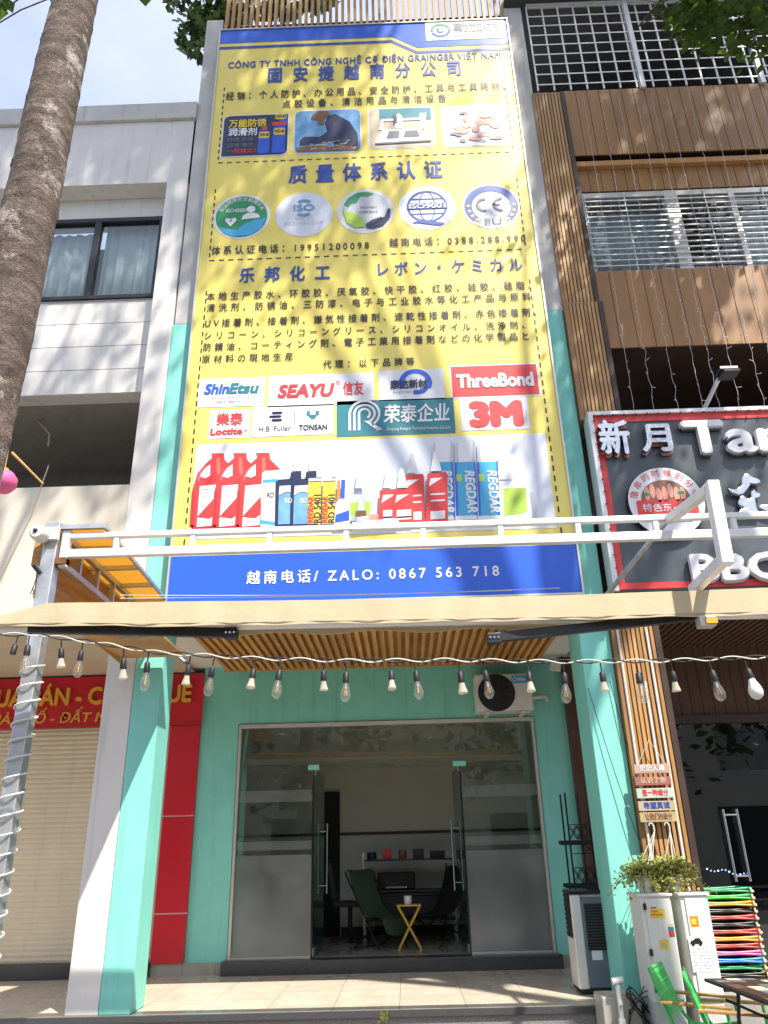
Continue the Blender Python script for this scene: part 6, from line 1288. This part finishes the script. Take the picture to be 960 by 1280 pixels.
for i, base in ((1, Vector((xt+.2, YK, 10.4))), (2, Vector((4.85, 3, 11.5)))):
    cs = centres[i]; random.shuffle(cs)
    for c in cs[:26]:
        if c.z < base.z+.3: c = c+Vector((0, 0, 1.5))
        m_ = base.lerp(c, .5)+Vector((random.gauss(0, .3), random.gauss(0, .3), .4)); pts = [base, base.lerp(m_, .5)+Vector((0, 0, .2)), m_, m_.lerp(c, .6), c]
        if any(visible(p, 40) for p in pts): continue
        limb[i].tube(pts, [.07, .055, .04, .025, .01], 6)
for i, t in ((1, t1), (2, t2)):
    limb[i].build('limbs', M['bark'], t); crown[i].build('crown', M['leaf'], t)
# climbing plant on the roof terrace, behind the grey pillar and the fins
t3 = thing('roof_plant', (-3.0, 9.2, 12.0), 'lobed leaved plant coloured dark as backlit over the roof edge behind the grey pillar', 'plant')
cr = MB(); st_ = MB()
def lim_t(p):
    q = proj(p)
    if q is None: return True
    x, y = q
    if y < -5: return True
    edge = lerp([(-500, -5), (196, -5), (206, 14), (222, 20), (224, 62), (236, 74), (250, 72), (262, 60), (300, 30), (480, 8), (700, -10), (2000, -10)], x)
    return y < edge and (x > 220 or y < 16 or random.random() < .5)
for k in range(14):
    a = Vector((random.uniform(-3.6, -1.0), 9.3, 15.9)); e = a+Vector((random.uniform(-.5, .3), random.uniform(-.3, .1), random.uniform(-2.2, -.4)))
    pts = [a, a.lerp(e, .35)+Vector((0, 0, .3)), a.lerp(e, .7)+Vector((.05, 0, .15)), e]
    if lim_t(e) and lim_t(pts[2]): st_.tube(pts, .012, 5)
    for q in range(46):
        f = random.random()*2.999; i = int(f); p = pts[i].lerp(pts[i+1], f-i)+Vector((random.gauss(0, .16), random.gauss(0, .12), random.gauss(0, .14)))
        if lim_t(p) and lim_t(p-Vector((0, 0, .12))): leaf(cr, p, .21, 1)
for y, x in ((-20, 228), (30, 262)): pass
st_.tube([px(272, -20, Y=9.2), px(272, 26, Y=9.2), px(268, 40, Y=9.2)], .02, 5); 
for k in range(260):
    x, y = random.uniform(205, 300), random.uniform(-25, 72); p = px(x, y, Y=9.2+random.uniform(-.2, .3))
    if lim_t(p) and y < lerp([(0, 0), (218, 14), (224, 20), (228, 62), (238, 74), (250, 72), (266, 60), (310, 10)], x): leaf(cr, p, .2, 1)
for x, y in ((225, 52), (229, 58), (222, 58), (244, 66), (238, 60), (250, 60), (248, 70), (255, 50), (246, 50), (230, 48)): leaf(cr, px(x, y, Y=9.2), .2, 1)
st_.tube([px(262, 20, Y=9.2), px(248, 48, Y=9.2), px(228, 56, Y=9.2)], .006, 4)
st_.build('stem', M['bark'], t3); cr.build('foliage', M['leaf_dark'], t3)  # leaf colour darkened to stand in for backlighting
# ---------------------------------------------------------------- the other side of the street (seen only in reflections)
ob = thing('opposite_building', (0, -14, 0), 'long cream shop row across the road, seen only as reflections in the glass', 'building')
MB().box(-26, 26, -20, -14, 0, 7.5).build('wall', M['cream_wall'], ob); mb = MB(); mb2 = MB()
for i in range(11):
    x = -24+4.6*i; mb.box(x, x+3.4, -14.0, -13.95, .1, 3.0); mb2.box(x+.4, x+3.0, -14, -13.95, 4.3, 6.1)
mb.build('shop_opening', M['void'], ob); mb2.build('window', M['glass_window'], ob)
hg = MB(); random.seed(31)
for k in range(2600):
    p = Vector((random.uniform(-22, 22), random.uniform(-12, -9), random.uniform(3.5, 9)+1.5*noise.noise(Vector((k*.01, 0, 0))))); 
    if noise.noise(p*.35) > -.05: 
        for q in range(2): leaf(hg, p+Vector((random.gauss(0, .2), 0, random.gauss(0, .2))), .5, 0)
tag(hg.build('tree_row', M['leaf_dark']), 'row of street tree crowns on the far side of the road, seen only in reflections', 'trees', kind='stuff')
